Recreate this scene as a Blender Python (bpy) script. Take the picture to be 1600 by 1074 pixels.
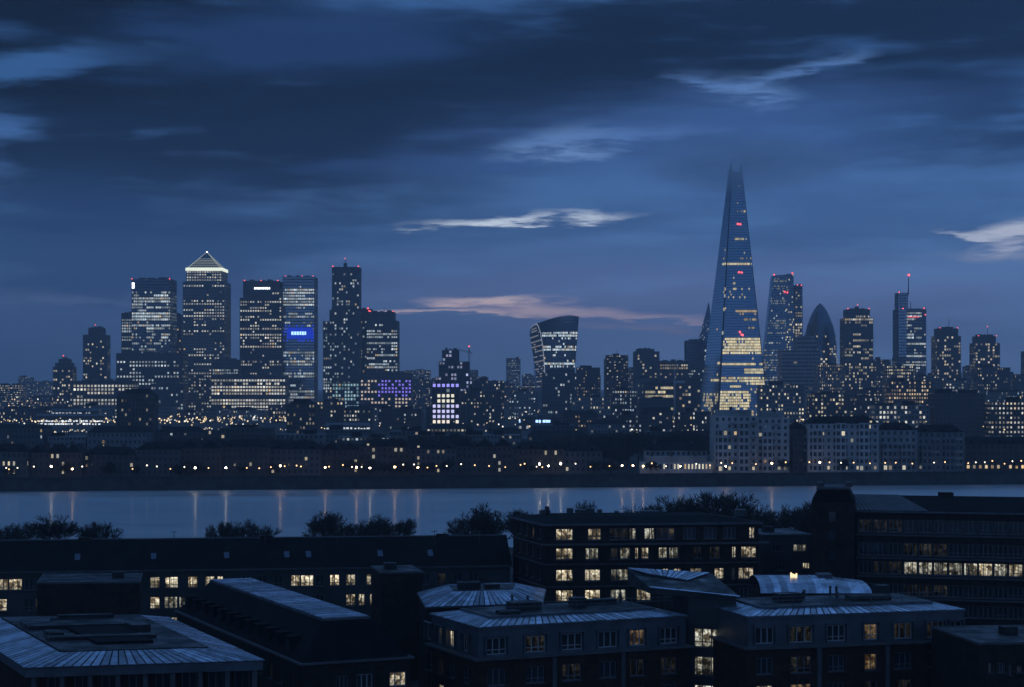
import bpy, math, random
import numpy as np
from mathutils import Vector

# ------------------------------------------------------------------ camera, world, exposure
F = 3000.0          # focal length in photo pixels (1600 px wide)
ZC = 40.0           # eye height above the ground
HY = 600.0          # photo row of the horizon
sc = bpy.context.scene
for o in list(bpy.data.objects):
    bpy.data.objects.remove(o)
cam = bpy.data.cameras.new('camera')
cam.sensor_width = 36.0
cam.lens = 36.0 * F / 1600.0
cam.shift_y = (HY - 537.0) / 1600.0
cam.clip_start = 1.0
cam.clip_end = 40000.0
co = bpy.data.objects.new('camera', cam)
sc.collection.objects.link(co)
co.location = (0, 0, ZC)
co.rotation_euler = (math.pi / 2, 0, 0)
sc.camera = co
sc.view_settings.view_transform = 'Standard'
sc.view_settings.look = 'None'
sc.view_settings.gamma = 1.0
sc.view_settings.exposure = 0.0
sc.view_settings.use_curve_mapping = False
sc.cycles.use_denoising = True
sc.cycles.max_bounces = 8
sc.cycles.diffuse_bounces = 2
sc.cycles.glossy_bounces = 3
sc.cycles.transmission_bounces = 2
sc.cycles.volume_bounces = 3
sc.cycles.transparent_max_bounces = 6
sc.cycles.sample_clamp_indirect = 3.0
sc.cycles.caustics_reflective = False
sc.cycles.caustics_refractive = False
sc.cycles.use_light_tree = True


def s2l(c):
    r = []
    for v in c:
        v = v / 255.0
        r.append(v / 12.92 if v <= 0.04045 else ((v + 0.055) / 1.055) ** 2.4)
    return (r[0], r[1], r[2], 1.0)


class NT:
    """tiny helper to wire math nodes"""
    def __init__(self, tree):
        self.t = tree
        self.n = tree.nodes
        self.l = tree.links

    def new(self, typ, **kw):
        n = self.n.new(typ)
        for k, v in kw.items():
            setattr(n, k, v)
        return n

    def put(self, sock, v):
        if isinstance(v, (int, float)):
            sock.default_value = v
        elif isinstance(v, (tuple, list)):
            sock.default_value = v
        else:
            self.l.new(v, sock)

    def m(self, op, a, b=None, c=None, clamp=False):
        n = self.new('ShaderNodeMath', operation=op, use_clamp=clamp)
        self.put(n.inputs[0], a)
        if b is not None:
            self.put(n.inputs[1], b)
        if c is not None:
            self.put(n.inputs[2], c)
        return n.outputs[0]

    def vec(self, x, y, z):
        n = self.new('ShaderNodeCombineXYZ')
        self.put(n.inputs[0], x); self.put(n.inputs[1], y); self.put(n.inputs[2], z)
        return n.outputs[0]

    def noise(self, vec, scale, detail=4.0, rough=0.5, dist=0.0):
        n = self.new('ShaderNodeTexNoise')
        self.put(n.inputs['Vector'], vec)
        n.inputs['Scale'].default_value = scale
        n.inputs['Detail'].default_value = detail
        n.inputs['Roughness'].default_value = rough
        n.inputs['Distortion'].default_value = dist
        return n.outputs['Fac']

    def step(self, x, lo, hi):
        n = self.new('ShaderNodeMapRange', interpolation_type='SMOOTHSTEP')
        self.put(n.inputs['Value'], x)
        n.inputs['From Min'].default_value = lo
        n.inputs['From Max'].default_value = hi
        n.inputs['To Min'].default_value = 0.0
        n.inputs['To Max'].default_value = 1.0
        return n.outputs['Result']

    def mix(self, f, a, b, blend='MIX'):
        n = self.new('ShaderNodeMix', data_type='RGBA', blend_type=blend)
        self.put(n.inputs[0], f); self.put(n.inputs[6], a); self.put(n.inputs[7], b)
        return n.outputs[2]

    def ramp(self, f, stops):
        n = self.new('ShaderNodeValToRGB')
        cr = n.color_ramp
        while len(cr.elements) < len(stops):
            cr.elements.new(0.5)
        for e, (p, c) in zip(cr.elements, stops):
            e.position = p
            e.color = c
        self.put(n.inputs[0], f)
        return n.outputs[0]


world = bpy.data.worlds.new('World')
sc.world = world
world.use_nodes = True
wt = NT(world.node_tree)
world.node_tree.nodes.clear()
tc = wt.new('ShaderNodeTexCoord')
sep = wt.new('ShaderNodeSeparateXYZ')
wt.l.new(tc.outputs['Generated'], sep.inputs[0])
wx, wy, wz = sep.outputs
zp = wt.m('MAXIMUM', wz, 0.0)
az = wt.m('ARCTAN2', wx, wy)
den = wt.m('ADD', zp, 0.10)
cp = wt.vec(wt.m('DIVIDE', wx, den), wt.m('DIVIDE', wy, den), 0.0)      # the cloud deck seen in perspective


def noise2(x, y, ox, oy, detail, rough):
    n = wt.new('ShaderNodeTexNoise', noise_dimensions='2D')
    wt.put(n.inputs['Vector'], wt.vec(wt.m('MULTIPLY_ADD', az, x, ox), wt.m('MULTIPLY_ADD', zp, y, oy), 0.0))
    n.inputs['Scale'].default_value = 1.0
    n.inputs['Detail'].default_value = detail
    n.inputs['Roughness'].default_value = rough
    return n.outputs['Fac']


nb = wt.new('ShaderNodeTexNoise', noise_dimensions='2D')
wt.put(nb.inputs['Vector'], cp)
nb.inputs['Scale'].default_value = 0.55
nb.inputs['Detail'].default_value = 4.0
n_big = nb.outputs['Fac']
n_mid = noise2(7.0, 42.0, 3.7, 1.2, 4.0, 0.55)
n_wsp = noise2(26.0, 170.0, 9.1, 5.5, 4.0, 0.62)
uv = wt.vec(wt.m('ADD', az, wt.m('MULTIPLY_ADD', n_mid, 0.05, -0.025)),
            wt.m('ADD', wz, wt.m('ADD', wt.m('MULTIPLY_ADD', n_wsp, 0.012, -0.006), wt.m('MULTIPLY_ADD', n_mid, 0.012, -0.006))), 0.0)   # ragged cloud edges


def el(py):
    return (HY - py) / F


SKY_TOP = 0.32
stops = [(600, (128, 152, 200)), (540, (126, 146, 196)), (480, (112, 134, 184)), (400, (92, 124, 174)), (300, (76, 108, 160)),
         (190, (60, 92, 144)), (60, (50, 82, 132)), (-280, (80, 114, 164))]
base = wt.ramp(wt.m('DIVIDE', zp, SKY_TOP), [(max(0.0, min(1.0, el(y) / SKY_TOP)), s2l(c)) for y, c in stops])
dk = wt.m('MULTIPLY', wt.step(n_big, 0.38, 0.66), wt.m('MULTIPLY_ADD', wt.step(zp, 0.06, 0.17), 0.34, 0.16))
dk = wt.m('ADD', dk, wt.m('MULTIPLY', wt.step(n_mid, 0.42, 0.72), 0.16))
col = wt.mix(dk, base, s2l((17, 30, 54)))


def blob(col, px, py, rx, ry, c, amt, noise, lo, hi, tilt=0.0):
    u0 = math.atan((px - 800) / F)
    v0 = (HY - py) / F / math.sqrt(1 + ((px - 800) / F) ** 2)
    mp = wt.new('ShaderNodeMapping', vector_type='TEXTURE')
    wt.l.new(uv, mp.inputs['Vector'])
    mp.inputs['Location'].default_value = (u0, v0, 0)
    mp.inputs['Rotation'].default_value = (0, 0, math.atan(tilt))
    mp.inputs['Scale'].default_value = (1.9 * rx / F, 1.9 * ry / F, 1)
    gr = wt.new('ShaderNodeTexGradient', gradient_type='SPHERICAL')
    wt.l.new(mp.outputs[0], gr.inputs[0])
    g = gr.outputs[1]
    if noise is not None:
        # the wisp's edge is eaten away by the noise, so it has no outline of its own
        g = wt.step(wt.m('MULTIPLY', g, wt.m('MULTIPLY_ADD', noise, 3.0, -0.5)), lo, hi)
    return wt.mix(wt.m('MULTIPLY', g, amt), col, s2l(c))


# dark cloud banks
for b in [(330, 205, 600, 105, (7, 20, 40), 0.95, n_mid, 0.05, 0.65, 0.08),
          (760, 145, 460, 66, (10, 24, 46), 0.9, n_mid, 0.05, 0.65, 0.14),
          (1200, 45, 560, 80, (9, 22, 42), 0.93, n_mid, 0.05, 0.7, 0.02),
          (30, 20, 460, 110, (2, 6, 16), 0.97, n_mid, 0.05, 0.7, 0.0),
          (1500, 190, 290, 60, (16, 34, 64), 0.85, n_mid, 0.05, 0.8, 0.0),
          (1330, 345, 420, 40, (50, 76, 122), 0.55, n_mid, 0.05, 0.8, 0.0),
          (80, 380, 480, 85, (32, 56, 96), 0.8, n_mid, 0.05, 0.8, 0.0),
          (1000, 405, 420, 40, (60, 86, 134), 0.55, n_mid, 0.05, 0.8, 0.0),
          (700, 262, 180, 16, (46, 70, 118), 0.5, n_mid, 0.05, 0.8, 0.0),
          (0, 555, 540, 130, (34, 58, 96), 0.92, None, 0, 1, 0.0)]:
    col = blob(col, *b)
# gaps of brighter sky between them
for b in [(40, 104, 150, 17, (58, 94, 146), 0.8, n_mid, 0.1, 0.9, 0.10),
          (450, 70, 260, 50, (40, 68, 118), 0.5, n_mid, 0.1, 0.9, 0.05),
          (890, 228, 85, 24, (140, 166, 208), 0.85, n_wsp, 0.12, 1.15, 0.12),
          (980, 212, 150, 12, (96, 124, 176), 0.7, n_wsp, 0.12, 1.15, 0.06),
          (1185, 145, 60, 20, (112, 142, 192), 0.8, n_wsp, 0.12, 1.15, -0.10),
          (1250, 115, 90, 9, (92, 122, 176), 0.7, n_wsp, 0.12, 1.15, 0.22),
          (1120, 130, 60, 8, (92, 122, 176), 0.7, n_wsp, 0.12, 1.15, -0.15),
          (1080, 225, 360, 70, (72, 102, 162), 0.5, n_mid, 0.1, 0.9, 0.05),
          (815, 342, 130, 8, (226, 224, 236), 0.95, n_wsp, 0.12, 0.95, 0.05),
          (700, 395, 220, 12, (88, 108, 156), 0.45, n_wsp, 0.1, 1.1, 0.05),
          (1590, 356, 70, 9, (206, 200, 214), 0.9, n_wsp, 0.2, 1.0, 0.12),
          (1530, 366, 55, 6, (196, 192, 210), 0.9, n_wsp, 0.2, 1.0, -0.06),
          (1585, 384, 60, 12, (196, 188, 206), 0.9, n_wsp, 0.2, 1.0, 0.16),
          (1545, 402, 90, 8, (126, 136, 172), 0.7, n_wsp, 0.15, 1.1, 0.0),
          (1080, 470, 460, 55, (104, 108, 152), 0.65, n_mid, 0.0, 0.9, 0.0),
          (770, 471, 95, 7, (250, 208, 204), 0.98, n_wsp, 0.15, 0.95, 0.0),
          (690, 490, 140, 5, (240, 198, 200), 0.98, n_wsp, 0.12, 0.9, 0.01),
          (840, 481, 130, 6, (226, 188, 194), 0.95, n_wsp, 0.12, 0.95, -0.03),
          (960, 493, 140, 6, (206, 174, 188), 0.9, n_wsp, 0.12, 1.0, -0.05),
          (1000, 514, 130, 6, (150, 136, 166), 0.8, n_wsp, 0.12, 1.1, -0.06),
          (130, 462, 130, 12, (92, 102, 140), 0.7, n_wsp, 0.1, 1.1, 0.0)]:
    col = blob(col, *b)
bg = wt.new('ShaderNodeBackground')
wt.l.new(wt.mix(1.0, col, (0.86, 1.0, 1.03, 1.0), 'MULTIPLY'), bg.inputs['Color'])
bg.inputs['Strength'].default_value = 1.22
wo = wt.new('ShaderNodeOutputWorld')
wt.l.new(bg.outputs[0], wo.inputs['Surface'])
world.cycles.sampling_method = 'MANUAL'
world.cycles.sample_map_resolution = 1024


# ------------------------------------------------------------------ helpers
def X(px, d):
    return (px - 800.0) / F * d


def Z(py, d):
    return ZC - (py - HY) / F * d


COL = sc.collection
MATS = {}


def link(o, parent=None):
    COL.objects.link(o)
    if parent is not None:
        o.parent = parent
    return o


def thing(name, label, cat, loc=(0, 0, 0), group=None, rz=0.0):
    o = bpy.data.objects.new(name, None)
    o.empty_display_size = 0.5
    o.location = loc
    o.rotation_euler = (0, 0, rz)
    o['label'] = label
    o['category'] = cat
    if group:
        o['group'] = group
    return link(o)


class MB:
    """collects faces in world coordinates; build() links them as one mesh object"""
    def __init__(self):
        self.v = []; self.f = []; self.c = []; self.mi = []

    def quad(self, a, b, c, d, col=None, mi=0):
        n = len(self.v)
        self.v += [a, b, c, d]
        self.f.append((n, n + 1, n + 2, n + 3)); self.c.append(col); self.mi.append(mi)

    def poly(self, pts, col=None, mi=0):
        n = len(self.v)
        self.v += list(pts)
        self.f.append(tuple(range(n, n + len(pts)))); self.c.append(col); self.mi.append(mi)

    def box(self, x0, x1, y0, y1, z0, z1, col=None, mi=0):
        n = len(self.v)
        self.v += [(x0, y0, z0), (x1, y0, z0), (x1, y1, z0), (x0, y1, z0), (x0, y0, z1), (x1, y0, z1), (x1, y1, z1), (x0, y1, z1)]
        for q in ((0, 3, 2, 1), (4, 5, 6, 7), (0, 1, 5, 4), (1, 2, 6, 5), (2, 3, 7, 6), (3, 0, 4, 7)):
            self.f.append(tuple(n + i for i in q)); self.c.append(col); self.mi.append(mi)

    def prism(self, pts, z0, z1, mi=0, col=None):
        """pts: ccw plan polygon"""
        k = len(pts); n = len(self.v)
        self.v += [(p[0], p[1], z0) for p in pts] + [(p[0], p[1], z1) for p in pts]
        self.f.append(tuple(n + i for i in reversed(range(k)))); self.f.append(tuple(n + k + i for i in range(k)))
        for i in range(k):
            j = (i + 1) % k
            self.f.append((n + i, n + j, n + k + j, n + k + i))
        self.c += [col] * (k + 2); self.mi += [mi] * (k + 2)

    def frustum(self, lo, hi, z0, z1, mi=0, cap=True):
        k = len(lo); n = len(self.v)
        self.v += [(p[0], p[1], z0) for p in lo] + [(p[0], p[1], z1) for p in hi]
        for i in range(k):
            j = (i + 1) % k
            self.f.append((n + i, n + j, n + k + j, n + k + i)); self.c.append(None); self.mi.append(mi)
        if cap:
            self.f.append(tuple(n + k + i for i in range(k))); self.c.append(None); self.mi.append(mi)

    def tube(self, p, q, r0, r1, k=4, mi=0, cap=True, col=None):
        p = Vector(p); q = Vector(q)
        d = (q - p)
        if d.length < 1e-6:
            return
        d.normalize()
        a = d.cross(Vector((0, 0, 1)) if abs(d.z) < 0.9 else Vector((1, 0, 0))).normalized()
        b = d.cross(a)
        n = len(self.v)
        for c_, r in ((p, r0), (q, r1)):
            for i in range(k):
                t = 2 * math.pi * i / k
                w = c_ + a * (math.cos(t) * r) + b * (math.sin(t) * r)
                self.v.append((w.x, w.y, w.z))
        for i in range(k):
            j = (i + 1) % k
            self.f.append((n + i, n + j, n + k + j, n + k + i)); self.c.append(col); self.mi.append(mi)
        if cap:
            self.f.append(tuple(n + k + i for i in range(k))); self.c.append(col); self.mi.append(mi)
            self.f.append(tuple(n + i for i in reversed(range(k)))); self.c.append(col); self.mi.append(mi)

    def ball(self, c, r, col=None, mi=0, k=6, rings=4):
        n = len(self.v)
        x, y, z = c
        for i in range(1, rings):
            t = math.pi * i / rings
            for j in range(k):
                p = 2 * math.pi * j / k
                self.v.append((x + r * math.sin(t) * math.cos(p), y + r * math.sin(t) * math.sin(p), z + r * math.cos(t)))
        self.v += [(x, y, z + r), (x, y, z - r)]
        top = n + (rings - 1) * k
        for j in range(k):
            j2 = (j + 1) % k
            self.f.append((top, n + j, n + j2)); self.c.append(col); self.mi.append(mi)
            m = n + (rings - 2) * k
            self.f.append((top + 1, m + j2, m + j)); self.c.append(col); self.mi.append(mi)
            for i in range(rings - 2):
                a = n + i * k
                self.f.append((a + j, a + k + j, a + k + j2, a + j2)); self.c.append(col); self.mi.append(mi)

    def mesh(self, name, mats, origin=(0, 0, 0), smooth=False):
        me = bpy.data.meshes.new(name)
        v = np.array(self.v, dtype=np.float64).reshape(-1, 3) - np.array(origin)
        me.from_pydata(v.tolist(), [], self.f)
        for m in (mats if isinstance(mats, (list, tuple)) else [mats]):
            me.materials.append(MATS[m])
        if any(self.mi):
            me.polygons.foreach_set('material_index', self.mi)
        if any(c is not None for c in self.c):
            at = me.color_attributes.new('lit', 'FLOAT_COLOR', 'CORNER')
            arr = []
            for fc, c in zip(self.f, self.c):
                c = c or (0, 0, 0)
                arr.extend((c[0], c[1], c[2], 1.0) * len(fc))
            at.data.foreach_set('color', arr)
        if smooth:
            me.polygons.foreach_set('use_smooth', [True] * len(me.polygons))
        me.update()
        return me

    def build(self, name, mats, parent=None, kind=None, smooth=False):
        if not self.f:
            return None
        org = parent_world(parent)
        o = bpy.data.objects.new(name, self.mesh(name, mats, org, smooth))
        if kind:
            o['kind'] = kind
        return link(o, parent)


def parent_world(p):
    x = y = z = 0.0
    while p is not None:
        x += p.location.x; y += p.location.y; z += p.location.z
        p = p.parent
    return (x, y, z)


def structure(name, mb, mats, smooth=False):
    return mb.build(name, mats, None, 'structure', smooth)


# ------------------------------------------------------------------ materials
def principled(name, col, rough=0.6, metal=0.0, spec=0.5, var=0.0, vscale=1.0, bump=0.0, bscale=5.0, rvar=0.0, obj_rand=0.0, stretch=None):
    m = bpy.data.materials.new(name)
    m.use_nodes = True
    t = NT(m.node_tree)
    b = m.node_tree.nodes['Principled BSDF']
    b.inputs['Roughness'].default_value = rough
    b.inputs['Metallic'].default_value = metal
    b.inputs['Specular IOR Level'].default_value = spec
    c = (col[0], col[1], col[2], 1.0)
    b.inputs['Base Color'].default_value = c
    geo = None
    if var or bump or rvar:
        tcn = t.new('ShaderNodeNewGeometry')
        geo = tcn.outputs['Position']
        if stretch:
            mp = t.new('ShaderNodeMapping')
            t.l.new(geo, mp.inputs['Vector'])
            mp.inputs['Scale'].default_value = stretch
            geo = mp.outputs[0]
    cs = c
    if var:
        n = t.noise(geo, vscale, 5.0, 0.6, 0.3)
        f = t.step(n, 0.3, 0.7)
        lo = tuple(x * (1 - var) for x in col) + (1.0,)
        hi = tuple(min(1.0, x * (1 + var)) for x in col) + (1.0,)
        cs = t.mix(f, lo, hi)
    if obj_rand:
        oi = t.new('ShaderNodeObjectInfo')
        k = t.m('MULTIPLY_ADD', oi.outputs['Random'], obj_rand * 2, 1 - obj_rand)
        cs = t.mix(1.0, cs, t.vec(k, k, k), 'MULTIPLY')
    if not isinstance(cs, tuple):
        t.l.new(cs, b.inputs['Base Color'])
    if rvar:
        n = t.noise(geo, vscale * 0.7, 4.0, 0.6, 0.0)
        t.l.new(t.m('MULTIPLY_ADD', t.m('SUBTRACT', n, 0.5), rvar * 2, rough, True), b.inputs['Roughness'])
    if bump:
        bn = t.new('ShaderNodeBump')
        bn.inputs['Strength'].default_value = bump
        bn.inputs['Distance'].default_value = 0.1
        t.l.new(t.noise(geo, bscale, 4.0), bn.inputs['Height'])
        t.l.new(bn.outputs[0], b.inputs['Normal'])
    MATS[name] = m
    return m


def emitter_attr(name, strength, sampling='NONE'):
    """light given off, its tint stored per pane in the mesh"""
    m = bpy.data.materials.new(name)
    m.use_nodes = True
    t = NT(m.node_tree)
    m.node_tree.nodes.clear()
    a = t.new('ShaderNodeAttribute', attribute_name='lit')
    e = t.new('ShaderNodeEmission')
    e.inputs['Strength'].default_value = strength
    t.l.new(a.outputs['Color'], e.inputs['Color'])
    o = t.new('ShaderNodeOutputMaterial')
    t.l.new(e.outputs[0], o.inputs['Surface'])
    m.cycles.emission_sampling = sampling
    MATS[name] = m


def emitter(name, col, strength, sampling='NONE'):
    m = bpy.data.materials.new(name)
    m.use_nodes = True
    t = NT(m.node_tree)
    m.node_tree.nodes.clear()
    e = t.new('ShaderNodeEmission')
    e.inputs['Strength'].default_value = strength
    e.inputs['Color'].default_value = (col[0], col[1], col[2], 1)
    o = t.new('ShaderNodeOutputMaterial')
    t.l.new(e.outputs[0], o.inputs['Surface'])
    m.cycles.emission_sampling = sampling
    MATS[name] = m


def room_pane(name, tint, strength, blinds=0.5):
    """a lit room behind a pane: walls, ceiling lights, furniture and curtains as uneven patches of light"""
    m = bpy.data.materials.new(name)
    m.use_nodes = True
    t = NT(m.node_tree)
    m.node_tree.nodes.clear()
    tcn = t.new('ShaderNodeTexCoord')
    oi = t.new('ShaderNodeObjectInfo')
    r = oi.outputs['Random']
    off = t.vec(t.m('MULTIPLY', r, 37.0), t.m('MULTIPLY', r, 91.0), t.m('MULTIPLY', r, 53.0))
    ad = t.new('ShaderNodeVectorMath', operation='ADD')
    t.l.new(tcn.outputs['Object'], ad.inputs[0]); t.l.new(off, ad.inputs[1])
    n1 = t.noise(ad.outputs[0], 1.1, 2.0, 0.5, 0.3)
    mp = t.new('ShaderNodeMapping')
    mp.inputs['Scale'].default_value = (1.7, 1.0, 0.12)
    t.l.new(ad.outputs[0], mp.inputs['Vector'])
    n2 = t.noise(mp.outputs[0], 1.3, 1.0, 0.5, 0.0)
    n3 = t.noise(ad.outputs[0], 3.6, 2.0, 0.6, 0.0)
    sp = t.new('ShaderNodeSeparateXYZ')
    t.l.new(tcn.outputs['Object'], sp.inputs[0])
    up = t.m('MULTIPLY_ADD', t.step(sp.outputs[2], 0.1, 1.7), 0.6, 0.45)
    v = t.m('MULTIPLY', t.m('MULTIPLY_ADD', t.step(n1, 0.40, 0.56), 0.86, 0.14), t.m('MULTIPLY_ADD', t.step(n2, 0.42, 0.55), blinds, 1 - blinds))
    v = t.m('MULTIPLY', v, t.m('MULTIPLY_ADD', t.step(n3, 0.42, 0.58), 0.75, 0.45))
    v = t.m('MULTIPLY', t.m('MULTIPLY', v, up), t.m('MULTIPLY_ADD', r, 0.9, 0.55))
    c = t.mix(t.step(n1, 0.3, 0.7), (tint[0], tint[1] * 0.82, tint[2] * 0.6, 1), (tint[0], tint[1], tint[2], 1))
    e = t.new('ShaderNodeEmission')
    t.l.new(c, e.inputs['Color'])
    t.l.new(t.m('MULTIPLY', v, strength), e.inputs['Strength'])
    g = t.new('ShaderNodeBsdfGlossy')
    g.inputs['Color'].default_value = (0.06, 0.06, 0.06, 1)
    g.inputs['Roughness'].default_value = 0.05
    a = t.new('ShaderNodeAddShader')
    t.l.new(e.outputs[0], a.inputs[0]); t.l.new(g.outputs[0], a.inputs[1])
    o = t.new('ShaderNodeOutputMaterial')
    t.l.new(a.outputs[0], o.inputs['Surface'])
    m.cycles.emission_sampling = 'NONE'
    MATS[name] = m


emitter_attr('lit', 1.0)
emitter('red_lamp', (1.0, 0.10, 0.12), 3.0)
emitter('white_lamp', (0.9, 0.95, 1.0), 4.0)
emitter('warm_lamp', (1.0, 0.60, 0.28), 30.0, 'AUTO')
emitter('pale_lamp', (1.0, 0.84, 0.62), 30.0, 'AUTO')
emitter('warm_lamp_dim', (1.0, 0.60, 0.28), 3.2)
emitter('pale_lamp_dim', (1.0, 0.86, 0.66), 3.2)
emitter('blue_glow_panel', (0.02, 0.07, 1.0), 0.55)
emitter('blue_sign', (0.32, 0.55, 1.0), 2.6)
emitter('crown_light', (0.88, 0.95, 0.80), 1.25)
room_pane('room_cream', (1.0, 0.91, 0.68), 1.0, 0.4)
room_pane('room_amber', (1.0, 0.70, 0.38), 0.20)
room_pane('room_dim', (0.75, 0.72, 0.55), 0.035, 0.8)
room_pane('room_white', (0.9, 0.92, 0.78), 0.65, 0.8)
principled('pane_dark', (0.02, 0.025, 0.03), 0.08, 0.0, 0.6)
principled('glass_blue', (0.30, 0.36, 0.44), 0.15, 0.85)
principled('glass_navy', (0.12, 0.15, 0.20), 0.15, 0.75)
principled('glass_pale', (0.40, 0.54, 0.68), 0.15, 0.92)
principled('glass_dark', (0.02, 0.025, 0.035), 0.15, 0.3)
principled('steel_dark', (0.04, 0.045, 0.05), 0.5, 0.2, var=0.2, vscale=0.05)
principled('steel_grey', (0.10, 0.11, 0.125), 0.4, 0.4, var=0.15, vscale=0.05)
principled('stone_dark', (0.075, 0.075, 0.075), 0.75, var=0.25, vscale=0.06)
principled('stone_mid', (0.16, 0.155, 0.15), 0.8, var=0.25, vscale=0.06)
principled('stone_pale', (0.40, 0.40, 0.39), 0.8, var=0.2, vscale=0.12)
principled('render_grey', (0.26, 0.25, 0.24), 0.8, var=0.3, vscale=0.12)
principled('brick_far', (0.065, 0.050, 0.042), 0.85, var=0.3, vscale=0.15)
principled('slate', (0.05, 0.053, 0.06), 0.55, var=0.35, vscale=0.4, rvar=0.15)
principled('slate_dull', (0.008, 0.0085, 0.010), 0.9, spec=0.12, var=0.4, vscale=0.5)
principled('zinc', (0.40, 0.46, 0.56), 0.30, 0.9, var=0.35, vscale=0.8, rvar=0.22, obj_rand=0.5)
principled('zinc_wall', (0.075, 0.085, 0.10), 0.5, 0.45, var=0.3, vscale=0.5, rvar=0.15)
principled('felt', (0.010, 0.011, 0.013), 0.55, spec=0.4, var=0.5, vscale=0.45, rvar=0.9)
principled('brick', (0.040, 0.021, 0.016), 0.9, spec=0.1, var=0.35, vscale=1.2, bump=0.4, bscale=9.0)
principled('brick_brown', (0.030, 0.023, 0.019), 0.9, spec=0.1, var=0.35, vscale=1.0, bump=0.4, bscale=9.0)
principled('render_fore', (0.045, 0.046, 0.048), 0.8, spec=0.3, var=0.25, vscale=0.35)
principled('trim', (0.07, 0.07, 0.075), 0.7, spec=0.3, var=0.25, vscale=0.8)
principled('frame_paint', (0.10, 0.10, 0.11), 0.5)
principled('frame_pale', (0.30, 0.30, 0.30), 0.5)
principled('bark', (0.030, 0.025, 0.020), 0.9, spec=0.1)
principled('iron', (0.02, 0.02, 0.022), 0.5, 0.4)
principled('ground', (0.035, 0.036, 0.034), 0.9, spec=0.2, var=0.5, vscale=0.03)
principled('paving', (0.11, 0.105, 0.10), 0.7, spec=0.3, var=0.3, vscale=0.2)
principled('river_stone', (0.045, 0.045, 0.042), 0.8, spec=0.3, var=0.4, vscale=0.25)

# the river: a long smooth tide with fine ripples
m = principled('water', (0.008, 0.012, 0.016), 0.26, 0.0, 0.5)
t = NT(m.node_tree)
b = m.node_tree.nodes['Principled BSDF']
b.inputs['IOR'].default_value = 1.33
b.inputs['Specular IOR Level'].default_value = 0.8
g = t.new('ShaderNodeNewGeometry')
mp = t.new('ShaderNodeMapping')
mp.inputs['Scale'].default_value = (0.09, 0.20, 1.0)
t.l.new(g.outputs['Position'], mp.inputs['Vector'])
n1 = t.noise(mp.outputs[0], 1.0, 5.0, 0.6, 0.5)
mp2 = t.new('ShaderNodeMapping')
mp2.inputs['Scale'].default_value = (0.007, 0.045, 1.0)
t.l.new(g.outputs['Position'], mp2.inputs['Vector'])
n2 = t.noise(mp2.outputs[0], 1.0, 5.0, 0.62, 0.4)
bn = t.new('ShaderNodeBump')
bn.inputs['Strength'].default_value = 0.35
bn.inputs['Distance'].default_value = 0.3
t.l.new(n1, bn.inputs['Height'])
gl = t.new('ShaderNodeBsdfGlossy')
gl.inputs['Color'].default_value = (0.95, 0.98, 1.0, 1)
t.l.new(t.m('MULTIPLY_ADD', t.step(n2, 0.3, 0.7), 0.20, 0.35), gl.inputs['Roughness'])
t.l.new(bn.outputs[0], gl.inputs['Normal'])
df = t.new('ShaderNodeBsdfDiffuse')
df.inputs['Color'].default_value = (0.010, 0.016, 0.022, 1)
fr = t.new('ShaderNodeFresnel')
fr.inputs['IOR'].default_value = 1.36
mx = t.new('ShaderNodeMixShader')
gl2 = t.new('ShaderNodeBsdfGlossy')
gl2.inputs['Color'].default_value = (0.94, 0.97, 1.0, 1)
t.l.new(t.m('MULTIPLY_ADD', t.step(n2, 0.3, 0.7), 0.06, 0.11), gl2.inputs['Roughness'])
t.l.new(bn.outputs[0], gl2.inputs['Normal'])
m2 = t.new('ShaderNodeMixShader')
m2.inputs[0].default_value = 0.18
t.l.new(gl.outputs[0], m2.inputs[1]); t.l.new(gl2.outputs[0], m2.inputs[2])
t.l.new(fr.outputs[0], mx.inputs[0]); t.l.new(df.outputs[0], mx.inputs[1]); t.l.new(m2.outputs[0], mx.inputs[2])
t.l.new(mx.outputs[0], m.node_tree.nodes['Material Output'].inputs['Surface'])


# ------------------------------------------------------------------ the setting: banks, river, haze
def ybank(x):
    return 831.0 + 0.13 * x


def dbank(px, off=0.0):
    k = (px - 800.0) / F
    return (831.0 + off) / (1 - 0.13 * k)


NEAR = 470.0
gb = MB()
gb.quad((-6500, -40, 0), (6500, -40, 0), (6500, NEAR, 0), (-6500, NEAR, 0))
structure('near_bank', gb, 'ground')
gb = MB()
xs = [-1500, 1500]
gb.quad((-1500, ybank(-1500), 0), (1500, ybank(1500), 0), (1500, 2200, 0), (-1500, 2200, 0))
gb.quad((-6500, 2200, 0), (6500, 2200, 0), (6500, 12500, 0), (-6500, 12500, 0))
gb.quad((-6500, ybank(-1500), 0), (-1500, ybank(-1500), 0), (-1500, 2200, 0), (-6500, 2200, 0))
gb.quad((1500, ybank(1500), 0), (6500, ybank(1500), 0), (6500, 2200, 0), (1500, 2200, 0))
structure('far_bank', gb, 'ground')
rb = MB()
rb.quad((-6500, NEAR - 2, -5), (6500, NEAR - 2, -5), (6500, 1040, -5), (-6500, 1040, -5))
structure('river', rb, 'water')
wb = MB()
a, c = (-1500, ybank(-1500)), (1500, ybank(1500))
wb.quad((a[0], a[1] - 1.2, -5.5), (c[0], c[1] - 1.2, -5.5), (c[0], c[1], 0.0), (a[0], a[1], 0.0))
wb.quad((a[0], a[1] - 0.25, 0.0), (c[0], c[1] - 0.25, 0.0), (c[0], c[1] - 0.25, 0.9), (a[0], a[1] - 0.25, 0.9))
wb.quad((a[0], a[1] - 0.25, 0.9), (c[0], c[1] - 0.25, 0.9), (c[0], c[1] + 0.2, 0.9), (a[0], a[1] + 0.2, 0.9))
wb.quad((c[0], c[1] + 0.2, 0.0), (a[0], a[1] + 0.2, 0.0), (a[0], a[1] + 0.2, 0.9), (c[0], c[1] + 0.2, 0.9))
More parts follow.
